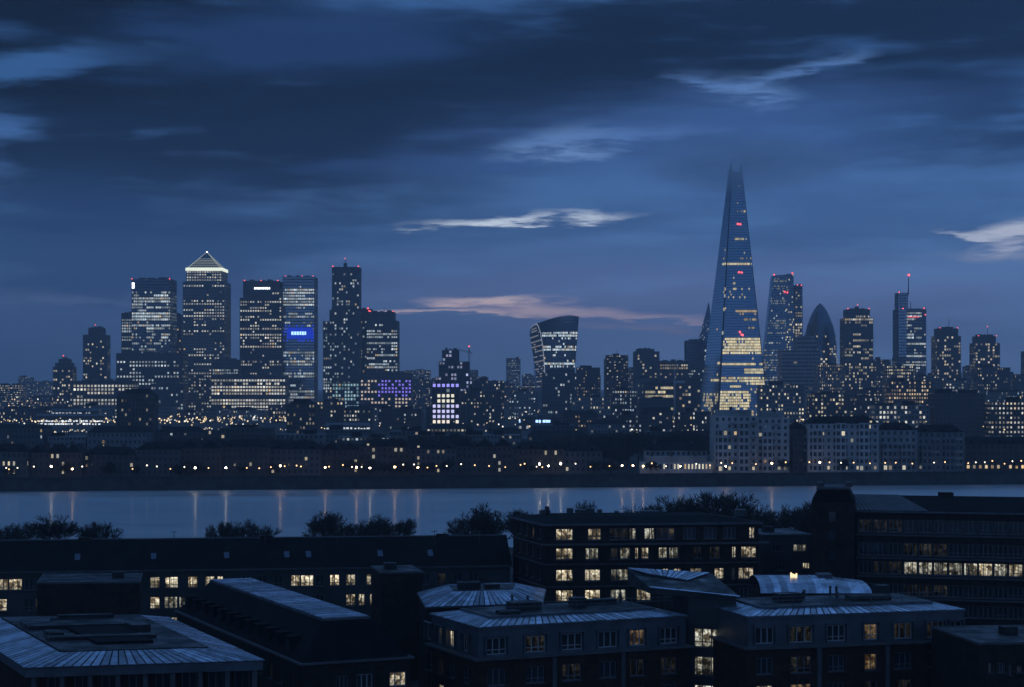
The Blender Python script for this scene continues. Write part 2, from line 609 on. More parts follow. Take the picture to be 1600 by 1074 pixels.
structure('far_river_wall', wb, 'river_stone')
pb = MB()
pb.quad((a[0], a[1] + 0.2, 0.004), (c[0], c[1] + 0.2, 0.004), (c[0], c[1] + 9, 0.004), (a[0], a[1] + 9, 0.004))
structure('promenade', pb, 'paving')
wb = MB()
wb.quad((-6500, NEAR, -5.5), (6500, NEAR, -5.5), (6500, NEAR, 0), (-6500, NEAR, 0))
structure('near_river_wall', wb, 'river_stone')

hz = bpy.data.materials.new('haze')
hz.use_nodes = True
hz.node_tree.nodes.clear()
t = NT(hz.node_tree)
pv = t.new('ShaderNodeVolumePrincipled')
pv.inputs['Color'].default_value = (0.92, 0.94, 1.0, 1)
pv.inputs['Density'].default_value = 0.00014
pv.inputs['Anisotropy'].default_value = 0.6
ho = t.new('ShaderNodeOutputMaterial')
t.l.new(pv.outputs[0], ho.inputs['Volume'])
MATS['haze'] = hz
hb = MB()
hb.box(-7000, 7000, -60, 13000, -7, 362)
h = hb.build('haze', 'haze', None, 'stuff')
h['label'] = 'thin blue evening haze over the river and the city'
h['category'] = 'haze'

cl = bpy.data.materials.new('low_cloud')
cl.use_nodes = True
cl.node_tree.nodes.clear()
t = NT(cl.node_tree)
pv = t.new('ShaderNodeVolumePrincipled')
pv.inputs['Color'].default_value = (0.95, 0.96, 1.0, 1)
tcn = t.new('ShaderNodeTexCoord')
ln_ = t.new('ShaderNodeVectorMath', operation='DOT_PRODUCT')
t.l.new(tcn.outputs['Object'], ln_.inputs[0]); t.l.new(tcn.outputs['Object'], ln_.inputs[1])
fall = t.m('POWER', t.m('SUBTRACT', 1.0, ln_.outputs['Value'], clamp=True), 1.6)
nz_ = t.noise(tcn.outputs['Object'], 2.2, 3.0, 0.6, 0.4)
t.l.new(t.m('MULTIPLY', t.m('MULTIPLY', fall, t.step(nz_, 0.25, 0.65)), 0.030), pv.inputs['Density'])
pv.inputs['Anisotropy'].default_value = 0.6
ho = t.new('ShaderNodeOutputMaterial')
t.l.new(pv.outputs[0], ho.inputs['Volume'])
MATS['low_cloud'] = cl
cb = MB()
cb.ball((0, 0, 0), 1.02, k=32, rings=20)
c_ = cb.build('low_cloud', 'low_cloud', None, 'stuff', True)
c_.location = (X(1152, 2400), 2375, 312)
c_.scale = (170, 75, 46)
c_['label'] = 'wisp of low cloud around the tip of the glass spire'
c_['category'] = 'cloud'

# ------------------------------------------------------------------ facades of the far city
COOL = (0.80, 0.93, 1.0)
WHITE = (1.0, 0.97, 0.86)
CREAM = (1.0, 0.90, 0.68)
WARM = (1.0, 0.74, 0.44)
YELLOW = (1.0, 0.88, 0.56)
LITK = 1.0


def tinted(rng, tint, b):
    j = rng.uniform(-0.08, 0.08)
    if rng.random() < 0.05:
        tint = WARM
    return (max(0, tint[0] + j) * b * LITK, tint[1] * b * LITK, max(0, tint[2] - j) * b * LITK)


def lit_value(rng, f, row, prof, seg=None):
    """prof: (from, to, mode, density, brightness) bands of the height"""
    for lo, hi, mode, dens, br in prof:
        if lo <= f < hi:
            if mode == 'row':
                p = 0.9 if row < dens else 0.10
            elif mode == 'mix':
                p = dens * (0.25 + 1.5 * row)
            else:
                p = dens
            q = rng.random() if seg is None or mode == 'dot' else 0.62 * seg[0] + 0.38 * rng.random()
            if q < p:
                own = rng.random() if seg is None else 0.6 * seg[1] + 0.4 * rng.random()
                return br * (0.16 + 1.05 * own ** 1.6) * (1.0 if rng.random() < 0.93 else 1.5)
            return 0.0
    return 0.0


def surface(S, nu, nv, glaz, frame, lit, litf, band=0.3, pier=0.25, out=0.35, bands=True, piers=True, inset=(0.0, 0.0)):
    """a facade on any surface S(u, v): glass panels, proud floor bands and mullions, lit panes"""
    def P(u, v, o=0.0):
        p = Vector(S(u, v))
        if o:
            e = 1e-3
            a = Vector(S(min(1, u + e), v)) - Vector(S(max(0, u - e), v))
            b_ = Vector(S(u, min(1, v + e))) - Vector(S(u, max(0, v - e)))
            n = a.cross(b_)
            if n.length > 1e-9:
                p = p + n.normalized() * o
        return tuple(p)
    for i in range(nu):
        for k in range(nv):
            u0, u1, v0, v1 = i / nu, (i + 1) / nu, k / nv, (k + 1) / nv
            glaz.quad(P(u0, v0), P(u1, v0), P(u1, v1), P(u0, v1))
            c = litf(i, k, (u0 + u1) / 2, (v0 + v1) / 2)
            if c:
                du, dv = (u1 - u0) * pier / 2, (v1 - v0) * band
                o = 0.06
                lit.quad(P(u0 + du, v0 + dv, o), P(u1 - du, v0 + dv, o), P(u1 - du, v1, o), P(u0 + du, v1, o), c)
    if bands:
        seg = max(1, min(nu, 12))
        for k in range(nv + 1):
            v0, v1 = k / nv, min(1.0, k / nv + band / nv * (1 if k < nv else 0.001))
            if k == nv:
                v0, v1 = 1 - band / nv * 0.5, 1.0
            for i in range(seg):
                u0, u1 = i / seg, (i + 1) / seg
                frame.quad(P(u0, v0, out), P(u1, v0, out), P(u1, v1, out), P(u0, v1, out))
                frame.quad(P(u0, v0), P(u1, v0), P(u1, v0, out), P(u0, v0, out))
                frame.quad(P(u0, v1, out), P(u1, v1, out), P(u1, v1), P(u0, v1))
    if piers:
        seg = max(1, min(nv, 10))
        for i in range(nu + 1):
            w = pier / nu / 2
            u0, u1 = max(0, i / nu - w), min(1, i / nu + w)
            for k in range(seg):
                v0, v1 = k / seg, (k + 1) / seg
                o = out * 0.8
                frame.quad(P(u0, v0, o), P(u1, v0, o), P(u1, v1, o), P(u0, v1, o))
                frame.quad(P(u0, v0), P(u0, v0, o), P(u0, v1, o), P(u0, v1))
                frame.quad(P(u1, v0, o), P(u1, v0), P(u1, v1), P(u1, v1, o))


def boxface(glaz, frame, lit, x0, x1, y0, y1, z0, z1, floor, bay, band, pier, litf, rng, out=0.3, deep=True):
    """one block of a building: glass core, floor bands all round, piers and lit panes on the three sides in reach"""
    glaz.box(x0, x1, y0, y1, z0, z1)
    nz = max(1, round((z1 - z0) / floor))
    nx = max(1, round((x1 - x0) / bay))
    ny = max(1, round((y1 - y0) / bay))
    fh = (z1 - z0) / nz
    bx_, by_ = (x1 - x0) / nx, (y1 - y0) / ny
    bh, pw = fh * band, bay * pier
    for k in range(nz + 1):
        za = z0 + k * fh
        zb = za + bh if k < nz else za + 0.6
        frame.box(x0 - out, x1 + out, y0 - out, y1 + out, za, zb)
    po = out + 0.06
    for i in range(nx + 1):
        xx = x0 + i * bx_
        a_, b_ = xx - pw / 2, xx + pw / 2
        if i == 0: a_ = x0 - po
        if i == nx: b_ = x1 + po
        frame.box(a_, b_, y0 - po, y0 + 0.02, z0, z1 + 0.4)
    for i in range(1, ny):
        yy = y0 + i * by_
        frame.box(x0 - po, x0 + 0.02, yy - pw / 2, yy + pw / 2, z0, z1 + 0.4)
        frame.box(x1 - 0.02, x1 + po, yy - pw / 2, yy + pw / 2, z0, z1 + 0.4)
    for k in range(nz):
        row = rng.random()
        za, zb = z0 + k * fh + bh, z0 + (k + 1) * fh
        for i in range(nx):
            c = litf(i, k, (i + 0.5) / nx, (k + 0.5) / nz, 0.5 * (za + zb), row)
            if c:
                a_, b_ = x0 + i * bx_ + pw / 2, x0 + (i + 1) * bx_ - pw / 2
                lit.quad((a_, y0 - 0.06, za), (b_, y0 - 0.06, za), (b_, y0 - 0.06, zb), (a_, y0 - 0.06, zb), c)
        if deep:
            for i in range(ny):
                for xx, s in ((x0 - 0.06, -1), (x1 + 0.06, 1)):
                    c = litf(i, k, (i + 0.5) / ny, (k + 0.5) / nz, 0.5 * (za + zb), row)
                    if c:
                        a_, b_ = y0 + i * by_ + pw / 2, y0 + (i + 1) * by_ - pw / 2
                        q = [(xx, a_, za), (xx, b_, za), (xx, b_, zb), (xx, a_, zb)]
                        if s < 0:
                            q.reverse()
                        lit.quad(*q, c)


def tower(name, label, d, segs, prof, depth=30, floor=3.9, bay=3.0, band=0.38, pier=0.32, tint=COOL, glass='glass_dark', frame='steel_dark',
          cat='tower', group=None, seed=1, litover=None, plant=True, ground=0.0):
    rng = random.Random(seed)
    xm = X((segs[0][0] + segs[0][1]) / 2, d)
    root = thing(name, label, cat, (xm, d + depth / 2, ground), group)
    G, Fm, L, R = MB(), MB(), MB(), MB()
    z0 = ground
    ztop = Z(segs[-1][2], d)
    n = len(segs)
    for i, (pa, pb, yt) in enumerate(segs):
        z1 = Z(yt, d)
        ins = 1.5 * i
        x0, x1 = X(pa, d), X(pb, d)

        def lf(a, k, u, v, z, row, rng=rng, i=i):
            f = (z - ground) / (ztop - ground)
            b = None
            if litover:
                b = litover(u, HY - (z - ZC) / d * F, rng)
            if b is None:
                sg = random.Random(seed * 100003 + k * 331 + a // 4 * 7 + i * 17)
                b = lit_value(rng, f, row, prof, (sg.random(), sg.random()))
            if isinstance(b, tuple):
                return b
            return tinted(rng, tint, b) if b else None
        boxface(G, Fm, L, x0, x1, d + ins, d + depth - ins, z0, z1, floor, bay, band, pier, lf, rng)
        # parapet and roof plant
        if i == n - 1 and plant:
            w = x1 - x0
            for q in range(3):
                a = x0 + w * (0.12 + 0.27 * q + rng.uniform(0, 0.06))
                R.box(a, a + w * rng.uniform(0.1, 0.2), d + ins + 3, d + depth - ins - 3, z1 + 0.6, z1 + 0.6 + rng.uniform(1.0, 2.6))
        z0 = z1
    G.build('glazing', glass, root)
    Fm.build('facade_frame', frame, root)
    L.build('lit_windows', 'lit', root, 'stuff')
    R.build('roof_plant', frame, root)
    return root


def lamp_at(root, px, py, d, r=1.1, mat='red_lamp', name='warning_light'):
    b = MB(); b.ball((X(px, d), d, Z(py, d)), r * 0.88)
    # a short stem keeps the lamp on its building
    o = b.build(name, mat, root)
    return o


def mast(root, px, y0, y1, d, r=0.5, mat='steel_dark', name='mast'):
    b = MB(); b.tube((X(px, d), d, Z(y0, d) - 1.0), (X(px, d), d, Z(y1, d)), r, r * 0.5, 5)
    return b.build(name, mat, root)


# ------------------------------------------------------------------ the docklands towers
T = tower
r_ = T('domed_tower', 'small round-topped tower with warm lit windows at the far left of the docklands towers', 2600,
       [(83, 113, 574), (86, 110, 568), (91, 106, 562)], [(0, 0.8, 'dot', 0.32, 0.8)], depth=26, tint=CREAM, seed=3, plant=False)
mast(r_, 99, 562, 556, 2612); lamp_at(r_, 99, 556, 2612, 1.0)
b = MB()
b.frustum([(X(91, 2600), 2604), (X(106, 2600), 2604), (X(106, 2600), 2620), (X(91, 2600), 2620)], [(X(97, 2600), 2610), (X(100, 2600), 2610), (X(100, 2600), 2614), (X(97, 2600), 2614)], Z(562, 2600), Z(558, 2600))
b.build('dome_cap', 'steel_dark', r_)
r_ = T('slab_tower', 'lone slim dark tower with scattered warm windows and a narrower roof block', 2700,
       [(130, 166, 524), (138, 159, 513)], [(0, 0.86, 'dot', 0.2, 0.8)], depth=28, tint=CREAM, seed=4)
mast(r_, 149, 512, 507, 2714); lamp_at(r_, 149, 508, 2714, 0.9)
T('side_tower', 'lower glass tower tucked behind the left edge of the flat-topped office tower', 2620,
  [(190, 215, 490)], [(0.0, 0.95, 'row', 0.6, 0.7)], depth=26, seed=5)
T('side_tower', 'dim warm-lit tower squeezed between the flat-topped office tower and the pyramid tower', 2650,
  [(255, 283, 492)], [(0.0, 0.9, 'dot', 0.22, 0.45)], depth=26, tint=WARM, seed=6, frame='stone_dark')
r_ = T('office_tower', 'flat-topped office tower with a blank dark crown above closely packed lit floors', 2500,
       [(206, 266, 437)], [(0, 0.40, 'mix', 0.30, 0.7), (0.40, 0.68, 'mix', 0.42, 0.85), (0.68, 0.905, 'mix', 0.68, 1.0)], depth=48, bay=2.4, seed=7, glass='glass_navy', pier=0.2)
b = MB(); b.box(X(206.5, 2500), X(210, 2500), 2498.6, 2499.5, Z(451, 2500), Z(442, 2500)); b.build('lit_sign', 'white_lamp', r_)
for p in (206, 265):
    lamp_at(r_, p, 436, 2500, 0.9)
# pyramid tower
r_ = T('pyramid_tower', 'tallest docklands tower with a glowing pyramid roof above a bright band', 2480,
       [(286, 351, 441), (291, 346, 424)], [(0, 0.28, 'dot', 0.36, 0.55), (0.28, 0.80, 'mix', 0.52, 0.8), (0.80, 0.86, 'dot', 0.10, 0.4), (0.86, 1, 'mix', 0.55, 0.85)],
       depth=54, bay=3.3, band=0.5, pier=0.45, frame='stone_mid', tint=WHITE, seed=8, plant=False)
d = 2481.5
b = MB(); b.box(X(290, d), X(347.5, d), d - 1, d + 50, Z(424, d) + 0.6, Z(418.5, d)); b.build('lit_cornice', 'crown_light', r_)
zb, za = Z(418.5, d), Z(393, d)
lo = [(X(293, d), d + 2), (X(344, d), d + 2), (X(344, d), d + 44), (X(293, d), d + 44)]
cx = (X(319, d), d + 23)
b = MB(); b.frustum(lo, [(cx[0] - .5, cx[1] - .5), (cx[0] + .5, cx[1] - .5), (cx[0] + .5, cx[1] + .5), (cx[0] - .5, cx[1] + .5)], zb, za)
b.build('pyramid_roof', 'glass_navy', r_)
b = MB()
for k in range(9):
    t0 = (k + 0.15) / 9; t1 = t0 + 0.045
    ring = lambda t_, o: [(p[0] + (cx[0] - p[0]) * t_ + (1 if p[0] > cx[0] else -1) * o, p[1] + (cx[1] - p[1]) * t_ + (1 if p[1] > cx[1] else -1) * o) for p in lo]
    c = tuple(x * (0.22 + 0.03 * k) for x in (0.9, 1.0, 0.85))
    a0, a1 = ring(t0, 0.3), ring(t1, 0.3)
    for i in range(4):
        j = (i + 1) % 4
        b.quad((*a0[i], zb + (za - zb) * t0), (*a0[j], zb + (za - zb) * t0), (*a1[j], zb + (za - zb) * t1), (*a1[i], zb + (za - zb) * t1), c)
for i in range(4):
    b.tube((*lo[i], zb), (*cx, za + 0.5), 0.45, 0.35, 4, col=(0.5, 0.55, 0.46))
b.build('pyramid_lights', 'lit', r_, 'stuff')
b = MB(); b.ball((*cx, za + 0.6), 1.1); b.build('beacon', 'white_lamp', r_)
# twin tower with set-back top
r_ = T('office_tower', 'dark stepped office tower with a small white sign on its set-back top', 2490,
       [(375, 440, 466), (380, 436, 440)], [(0, 0.42, 'mix', 0.34, 0.6), (0.42, 0.50, 'dot', 0.05, 0.4), (0.50, 0.62, 'mix', 0.58, 0.85), (0.62, 0.93, 'mix', 0.55, 0.95)], depth=50, bay=3.2, band=0.45, pier=0.4, seed=9, tint=WHITE)
b = MB()
dd = 2490 + 1.5
x = 397.5
for w in (2.6, 2.2, 2.6, 2.4, 2.6, 2.2, 2.6, 2.4):
    b.box(X(x, dd), X(x + w * 0.78, dd), dd - 1.0, dd - 0.5, Z(452.3, dd), Z(449.3, dd)); x += w + 0.75
b.build('roof_sign', 'white_lamp', r_)
for p in (382, 408, 434):
    lamp_at(r_, p, 438.6, 2494, 0.9)
# blue sign tower
r_ = T('blue_sign_tower', 'glass tower with a blue sign and its halo, built as a glowing panel, halfway up its face', 2510,
       [(442, 491, 433)], [(0, 0.30, 'mix', 0.45, 0.7), (0.30, 0.48, 'mix', 0.55, 0.75), (0.60, 0.78, 'mix', 0.42, 0.6), (0.78, 0.93, 'mix', 0.75, 1.0)],
       depth=46, bay=2.4, seed=10, glass='glass_blue', frame='steel_grey', pier=0.2,
       litover=lambda u, y, rng: ((0.03, 0.08, 0.75) if rng.random() < 0.55 else None) if 507 < y < 536 else None)  # blue panes carry the sign's halo as their own emission
b = MB(); b.box(X(449, 2510), X(489, 2510), 2508.6, 2509.3, Z(530, 2510), Z(512, 2510)); b.build('sign_glow_panel', 'blue_glow_panel', r_)  # lit panel, widened so its emission stands in for the sign's blue halo
b = MB(); x = 455.5
for w in (4.2, 3.6, 3.8, 3.2, 3.8, 3.0):
    b.box(X(x, 2510), X(x + w * 0.85, 2510), 2507.8, 2508.4, Z(523.6, 2510), Z(518.4, 2510)); x += w + 0.35
b.build('sign_letters', 'blue_sign', r_)
for p in (446, 472, 489):
    lamp_at(r_, p, 431.5, 2514, 0.7)
# tall residential tower with wings
r_ = T('residential_tower', 'tall narrow dark tower with a roof tank and red lamps on its corners', 2470,
       [(519, 561, 418)], [(0, 0.12, 'mix', 0.75, 0.75), (0.12, 0.55, 'dot', 0.15, 0.55), (0.55, 0.88, 'dot', 0.22, 0.75), (0.88, 0.92, 'mix', 0.5, 1.0), (0.92, 0.96, 'dot', 0.08, 0.5)], depth=36, bay=2.8, seed=11, plant=False)
b = MB(); b.tube((X(539, 2480), 2485, Z(418, 2480)), (X(539, 2480), 2485, Z(411, 2480)), 2.6, 2.2, 8); b.tube((X(539, 2480), 2485, Z(411, 2480)), (X(539, 2480), 2485, Z(405, 2480)), 0.5, 0.3, 5)
b.build('roof_tank', 'steel_dark', r_)
for p in (520, 560):
    lamp_at(r_, p, 416.5, 2472, 1.0)
lamp_at(r_, 539, 404, 2485, 0.8)
T('wing_tower', 'lower wing stepping up against the left side of the tall narrow tower', 2520,
  [(505, 532, 503), (515, 532, 485)], [(0, 0.55, 'mix', 0.45, 0.7), (0.55, 0.9, 'dot', 0.25, 0.6)], depth=30, seed=12)
r_ = T('shoulder_tower', 'tower behind with a cluster of red lamps, between two darker towers', 2560,
       [(556, 580, 484)], [(0, 0.9, 'dot', 0.28, 0.5)], depth=30, seed=13)
for p, q in ((575, 482), (577, 486), (578, 490)):
    lamp_at(r_, p, q, 2556, 1.3)
r_ = T('office_tower', 'broad office tower with a dark flat crown and thin roof aerial', 2500,
       [(573, 621, 502), (577, 615, 488)], [(0, 0.35, 'mix', 0.38, 0.55), (0.35, 0.6, 'mix', 0.5, 0.8), (0.6, 0.88, 'mix', 0.36, 0.75)], depth=44, bay=2.6, seed=14, pier=0.22)
mast(r_, 600, 488, 480, 2515, 0.4)
for p in (579, 614):
    lamp_at(r_, p, 487, 2503, 0.9)
# lower office blocks at their feet
T('office_block', 'long office block with evenly lit square windows before the flat-topped tower', 2400,
  [(182, 285, 553)], [(0, 0.5, 'mix', 0.3, 0.5), (0.5, 0.9, 'mix', 0.55, 0.8)], depth=40, floor=4.5, bay=4.0, seed=15, band=0.5, pier=0.45, cat='building')
T('office_block', 'low wide office block under the slim tower, a long bright row along its top', 2330,
  [(114, 206, 596)], [(0, 0.35, 'dot', 0.25, 0.45), (0.35, 0.70, 'mix', 0.6, 0.85), (0.70, 0.88, 'dot', 0.9, 1.1)], depth=40, floor=4.2, bay=4.2, seed=16, cat='building', tint=WHITE, pier=0.4)
T('office_block', 'dark stepped block against the foot of the pyramid tower', 2440,
  [(332, 372, 563)], [(0.75, 0.86, 'row', 0.9, 0.8), (0, 0.7, 'mix', 0.4, 0.6)], depth=30, seed=17, cat='building')
T('office_block', 'wide office block with dense white window rows below the stepped tower', 2400,
  [(330, 446, 588)], [(0, 0.2, 'mix', 0.35, 0.5), (0.2, 0.96, 'mix', 0.74, 1.0)], depth=36, floor=4.3, bay=3.6, seed=18, cat='building', tint=WHITE, band=0.42, pier=0.3)
T('office_block', 'office block with cyan-white lit floors at the foot of the tall narrow tower', 2400,
  [(519, 561, 600)], [(0, 1, 'dot', 0.78, 0.85)], depth=30, floor=4.3, bay=3.8, seed=19, cat='building', tint=(0.55, 0.9, 1.0), pier=0.4)
T('office_block', 'office block lit with violet and white squares beneath the broad tower', 2390,
  [(563, 643, 583)], [(0, 1, 'dot', 0.7, 0.8)], depth=34, floor=4.4, bay=4.2, seed=20, cat='building', pier=0.45, band=0.45,
  litover=lambda u, y, rng: (0.0 if rng.random() < 0.3 or y < 592 else ((0.28, 0.20, 1.0) if u > 0.35 and y < 622 else (0.62, 0.5, 0.42))) if True else None)
T('office_block', 'hazy office block with broken lit rows in front of the dim tower', 2300,
  [(236, 286, 600)], [(0, 0.9, 'mix', 0.4, 0.55)], depth=30, seed=21, cat='building', floor=4.2)

# dark nearer towers on the far bank
def dark_tower(px0, px1, ytop, d, label, seed, dens):
    rng = random.Random(seed)
    x0, x1, dep = X(px0, d), X(px1, d), 20
    r_ = thing('dark_tower', label, 'tower', ((x0 + x1) / 2, d + dep / 2, 0))
    G, Fm, L = MB(), MB(), MB()
    zs = Z(ytop + 9, d)
    lf = lambda a, k, u, v, z, row: tinted(rng, CREAM, 0.32 * rng.random()) if rng.random() < dens else None
    boxface(G, Fm, L, x0, x1, d, d + dep, 0, zs, 3.0, 2.2, 0.45, 0.5, lf, rng)
    G.build('glazing', 'glass_dark', r_); Fm.build('facade_frame', 'brick_far', r_); L.build('lit_windows', 'lit', r_, 'stuff')
    b = MB()
    c = 3.0
    oct_ = lambda i: [(x0 + c + i, d + i), (x1 - c - i, d + i), (x1 - i, d + c + i), (x1 - i, d + dep - c - i), (x1 - c - i, d + dep - i), (x0 + c + i, d + dep - i), (x0 + i, d + dep - c - i), (x0 + i, d + c + i)]
    b.frustum(oct_(0.3), oct_(3.2), zs + 0.6, Z(ytop + 3, d))
    b.prism(oct_(4.0), Z(ytop + 3, d), Z(ytop, d))
    b.build('roof', 'slate_dull', r_)


dark_tower(183, 238, 608, 1235, 'near-black residential tower standing alone before the lit docklands', 31, 0.13)
dark_tower(448, 492, 624, 1380, 'shorter dark residential tower below the blue sign tower', 32, 0.2)

# ------------------------------------------------------------------ middle: the lit block and the flared tower
T('violet_block', 'block with bright violet-white floors and glowing ground storey', 1480,
  [(675, 718, 600)], [(0, 1, 'dot', 0.25, 0.4)], depth=24, floor=4.0, bay=3.3, seed=40, cat='building', pier=0.4, band=0.4,
  litover=lambda u, y, rng: (1.15, 1.0, 0.85) if y > 655 and rng.random() < 0.8 else ((0.72, 0.70, 1.1) if 628 < y <= 655 and rng.random() < 0.92 else ((1.0, 0.95, 0.75) if 618 < y <= 628 and 0.15 < u < 0.8 else ((0.42, 0.40, 1.2) if 598 < y < 607 and rng.random() < 0.85 else None))))
T('stepped_tower', 'blue-lit tower with a ragged top rising behind the violet block', 1900,
  [(680, 738, 590), (686, 732, 566), (691, 716, 548)], [(0, 0.5, 'dot', 0.18, 0.5), (0.5, 1, 'dot', 0.28, 0.7)], depth=34, seed=41, tint=(0.7, 0.75, 1.1))
cr = thing('tower_crane', 'construction crane with a red lamp above the ragged blue-lit tower', 'crane', (X(733, 1890), 1890, 0))
b = MB(); xx = X(733, 1890)
for s in (-0.7, 0.7):
    b.tube((xx + s, 1889.5, 0), (xx + s, 1889.5, Z(548, 1890)), 0.2, 0.2, 4)
    b.tube((xx + s, 1890.9, 0), (xx + s, 1890.9, Z(548, 1890)), 0.2, 0.2, 4)
zz = 0
while zz < Z(550, 1890):
    b.tube((xx - .7, 1889.5, zz), (xx + .7, 1889.5, zz + 2), 0.1, 0.1, 3, cap=False); zz += 2
b.build('crane_mast', 'steel_grey', cr)
b = MB()
j0, j1 = Vector((X(738, 1890), 1890, Z(553, 1890))), Vector((X(712, 1890), 1890, Z(546, 1890)))
for o in (Vector((0, -0.5, 0)), Vector((0, 0.5, 0)), Vector((0, 0, 1.2))):
    b.tube(j0 + o, j1 + o, 0.22, 0.18, 4)
b.build('crane_jib', 'steel_grey', cr)
b = MB(); b.tube((xx, 1890.2, Z(549, 1890)), (xx, 1890.2, Z(542, 1890)), 0.5, 0.2, 4); b.build('crane_head', 'steel_grey', cr)
lamp_at(cr, 733, 541.5, 1890, 0.9)

# flared tower
d = 2480
root = thing('flared_tower', 'tower that swells towards a curved dark top, white rows of lit floors', 'tower', (X(868, d), d + 22, 0))
rng = random.Random(50)
G, Fm, L, E = MB(), MB(), MB(), MB()


def lerp_tab(tab, t_):
    for (a, va), (b_, vb) in zip(tab, tab[1:]):
        if t_ <= b_:
            k = (t_ - a) / (b_ - a) if b_ > a else 0
            k = max(0, min(1, k))
            k = k * k * (3 - 2 * k) * 0.35 + k * 0.65
            return va + (vb - va) * k
    return tab[-1][1]


y_edge = lambda v: 650 - v * 140.0                          # photo rows along the height
LFT = [(0, 853), (0.42, 851.5), (0.6, 850), (0.75, 848), (0.9, 844.5), (0.97, 841), (1, 838.5)]
RGT = [(0, 894), (0.42, 897.5), (0.6, 899.5), (0.8, 902), (1, 904)]
OUT = [(0, 841), (0.42, 839), (0.6, 835.5), (0.8, 831), (0.93, 828), (1, 829.5)]


def top_y(u):
    return 506 - 13.0 * math.sin(min(1.0, u * 1.12) * math.pi / 2) + 2.0 * max(0, u - 0.8) * 5


def S_front(u, v):
    t_ = v
    x = lerp_tab(LFT, t_) + (lerp_tab(RGT, t_) - lerp_tab(LFT, t_)) * u
    yb = 650 + (521 - 650) * min(v / 0.82, 1.0) + ((top_y(u) - 521) * (v - 0.82) / 0.18 if v > 0.82 else 0.0)
    bow = -5.0 * math.sin(math.pi * u)
    return (X(x, d), d + bow - 4.0 * v * v, Z(yb, d))


def S_side(u, v):
    x = lerp_tab(OUT, v) + (lerp_tab(LFT, v) - lerp_tab(OUT, v)) * u
    yb = 650 + ((511 - 5 * u) - 650) * v
    return (X(x, d), d + 38 * (1 - u) - 4.0 * v * v * u, Z(yb, d))


def S_right(u, v):
    p = S_front(1.0, v)
    return (p[0] + 0.5 * u, p[1] + 36 * u, p[2] - 3 * u)


rows_f = {}


def lf_front(i, k, u, v):
    if v > 0.82: return None
    rw = rows_f.setdefault(k, rng.random())
    if k in ROWK: p = 0.85
    else: p = 0.10 + (0.35 if rw > 0.75 else 0)
    return tinted(rng, COOL, rng.uniform(0.4, 1.1)) if rng.random() < p else None


NVW = 36
ROWK = {int((650 - y) / 129.0 * 0.82 * NVW) for y in (523, 527.5, 544, 549, 567)}
surface(S_front, 22, NVW, G, Fm, L, lf_front, band=0.3, pier=0.2, out=0.25)
surface(S_side, 5, NVW, G, Fm, L, lambda i, k, u, v: tinted(rng, (0.9, 0.92, 1.0), 0.22) if rng.random() < (0.75 if k % 2 else 0.2) and v > 0.3 else None, band=0.45, pier=0.1, out=0.25)
surface(S_right, 6, NVW, G, Fm, L, lambda i, k, u, v: tinted(rng, COOL, 0.5) if rng.random() < 0.2 and v < 0.85 else None)
for i in range(12):                                                     # curved roof
    u0, u1 = i / 12, (i + 1) / 12
    a, c = S_front(u0, 1), S_front(u1, 1)
    G.quad(a, c, (c[0], d + 38, c[2] - 3), (a[0], d + 38, a[2] - 3))
a, c = S_side(0, 1), S_front(1, 1)
G.quad((X(894, d), d + 38, 0), (X(841, d), d + 38, 0), a, (c[0], d + 38, c[2] - 3))
G.build('glazing', 'glass_blue', root); Fm.build('facade_frame', 'steel_grey', root); L.build('lit_windows', 'lit', root, 'stuff')
for i in range(40):
    v0, v1 = 0.3 + 0.7 * i / 40, 0.3 + 0.7 * (i + 1) / 40
    p, q = Vector(S_side(1, v0)), Vector(S_side(1, v1))
    E.tube(p + Vector((0, -.6, 0)), q + Vector((0, -.6, 0)), 0.45, 0.45, 4, col=(0.30, 0.34, 0.42), cap=False)
for i in range(8):
    u0, u1 = i / 8, (i + 1) / 8
    p, q = Vector(S_side(u0, 1)), Vector(S_side(u1, 1))
    E.tube(p + Vector((0, -.6, 0)), q + Vector((0, -.6, 0)), 0.45, 0.45, 4, col=(0.30, 0.34, 0.42), cap=False)
E.build('edge_light', 'lit', root, 'stuff')
r_ = T('dark_block', 'dark round-shouldered block hiding the foot of the flared tower', 2250,
       [(848, 902, 584), (853, 897, 578)], [(0, 0.3, 'dot', 0.12, 0.5), (0.3, 0.9, 'dot', 0.05, 0.8)], depth=30, floor=4, seed=51, cat='building', frame='steel_dark')
r_ = T('blue_sign_block', 'low block with a glowing pale blue sign under the flared tower', 1650,
       [(810, 884, 652)], [(0, 0.45, 'dot', 0.35, 0.6)], depth=24, floor=3.6, bay=3.2, seed=52, cat='building', tint=COOL)
for x0, w in ((837, 4), (842, 3), (848, 4), (852.5, 3.6), (856.5, 3.2), (811, 2), (870, 3)):
    b = MB(); b.box(X(x0, 1650), X(x0 + w, 1650), 1648.4, 1649.2, Z(660.5, 1650), Z(656.5, 1650))
    b.build('lit_sign', 'blue_sign', r_)

# ------------------------------------------------------------------ the glass spire
d = 2400
root = thing('glass_spire', 'tall tapering glass spire whose open tip fades into low cloud', 'skyscraper', (X(1150, d), d + 30, 0))
rng = random.Random(60)
G, Fm, L, D = MB(), MB(), MB(), MB()
ZT = Z(255, d)


def edge(xb, xt, yb_, yt_, ob, ot):
    return lambda v: (X(xb + (xt - xb) * v, d), d + ob + (ot - ob) * v, (ZT) * v)


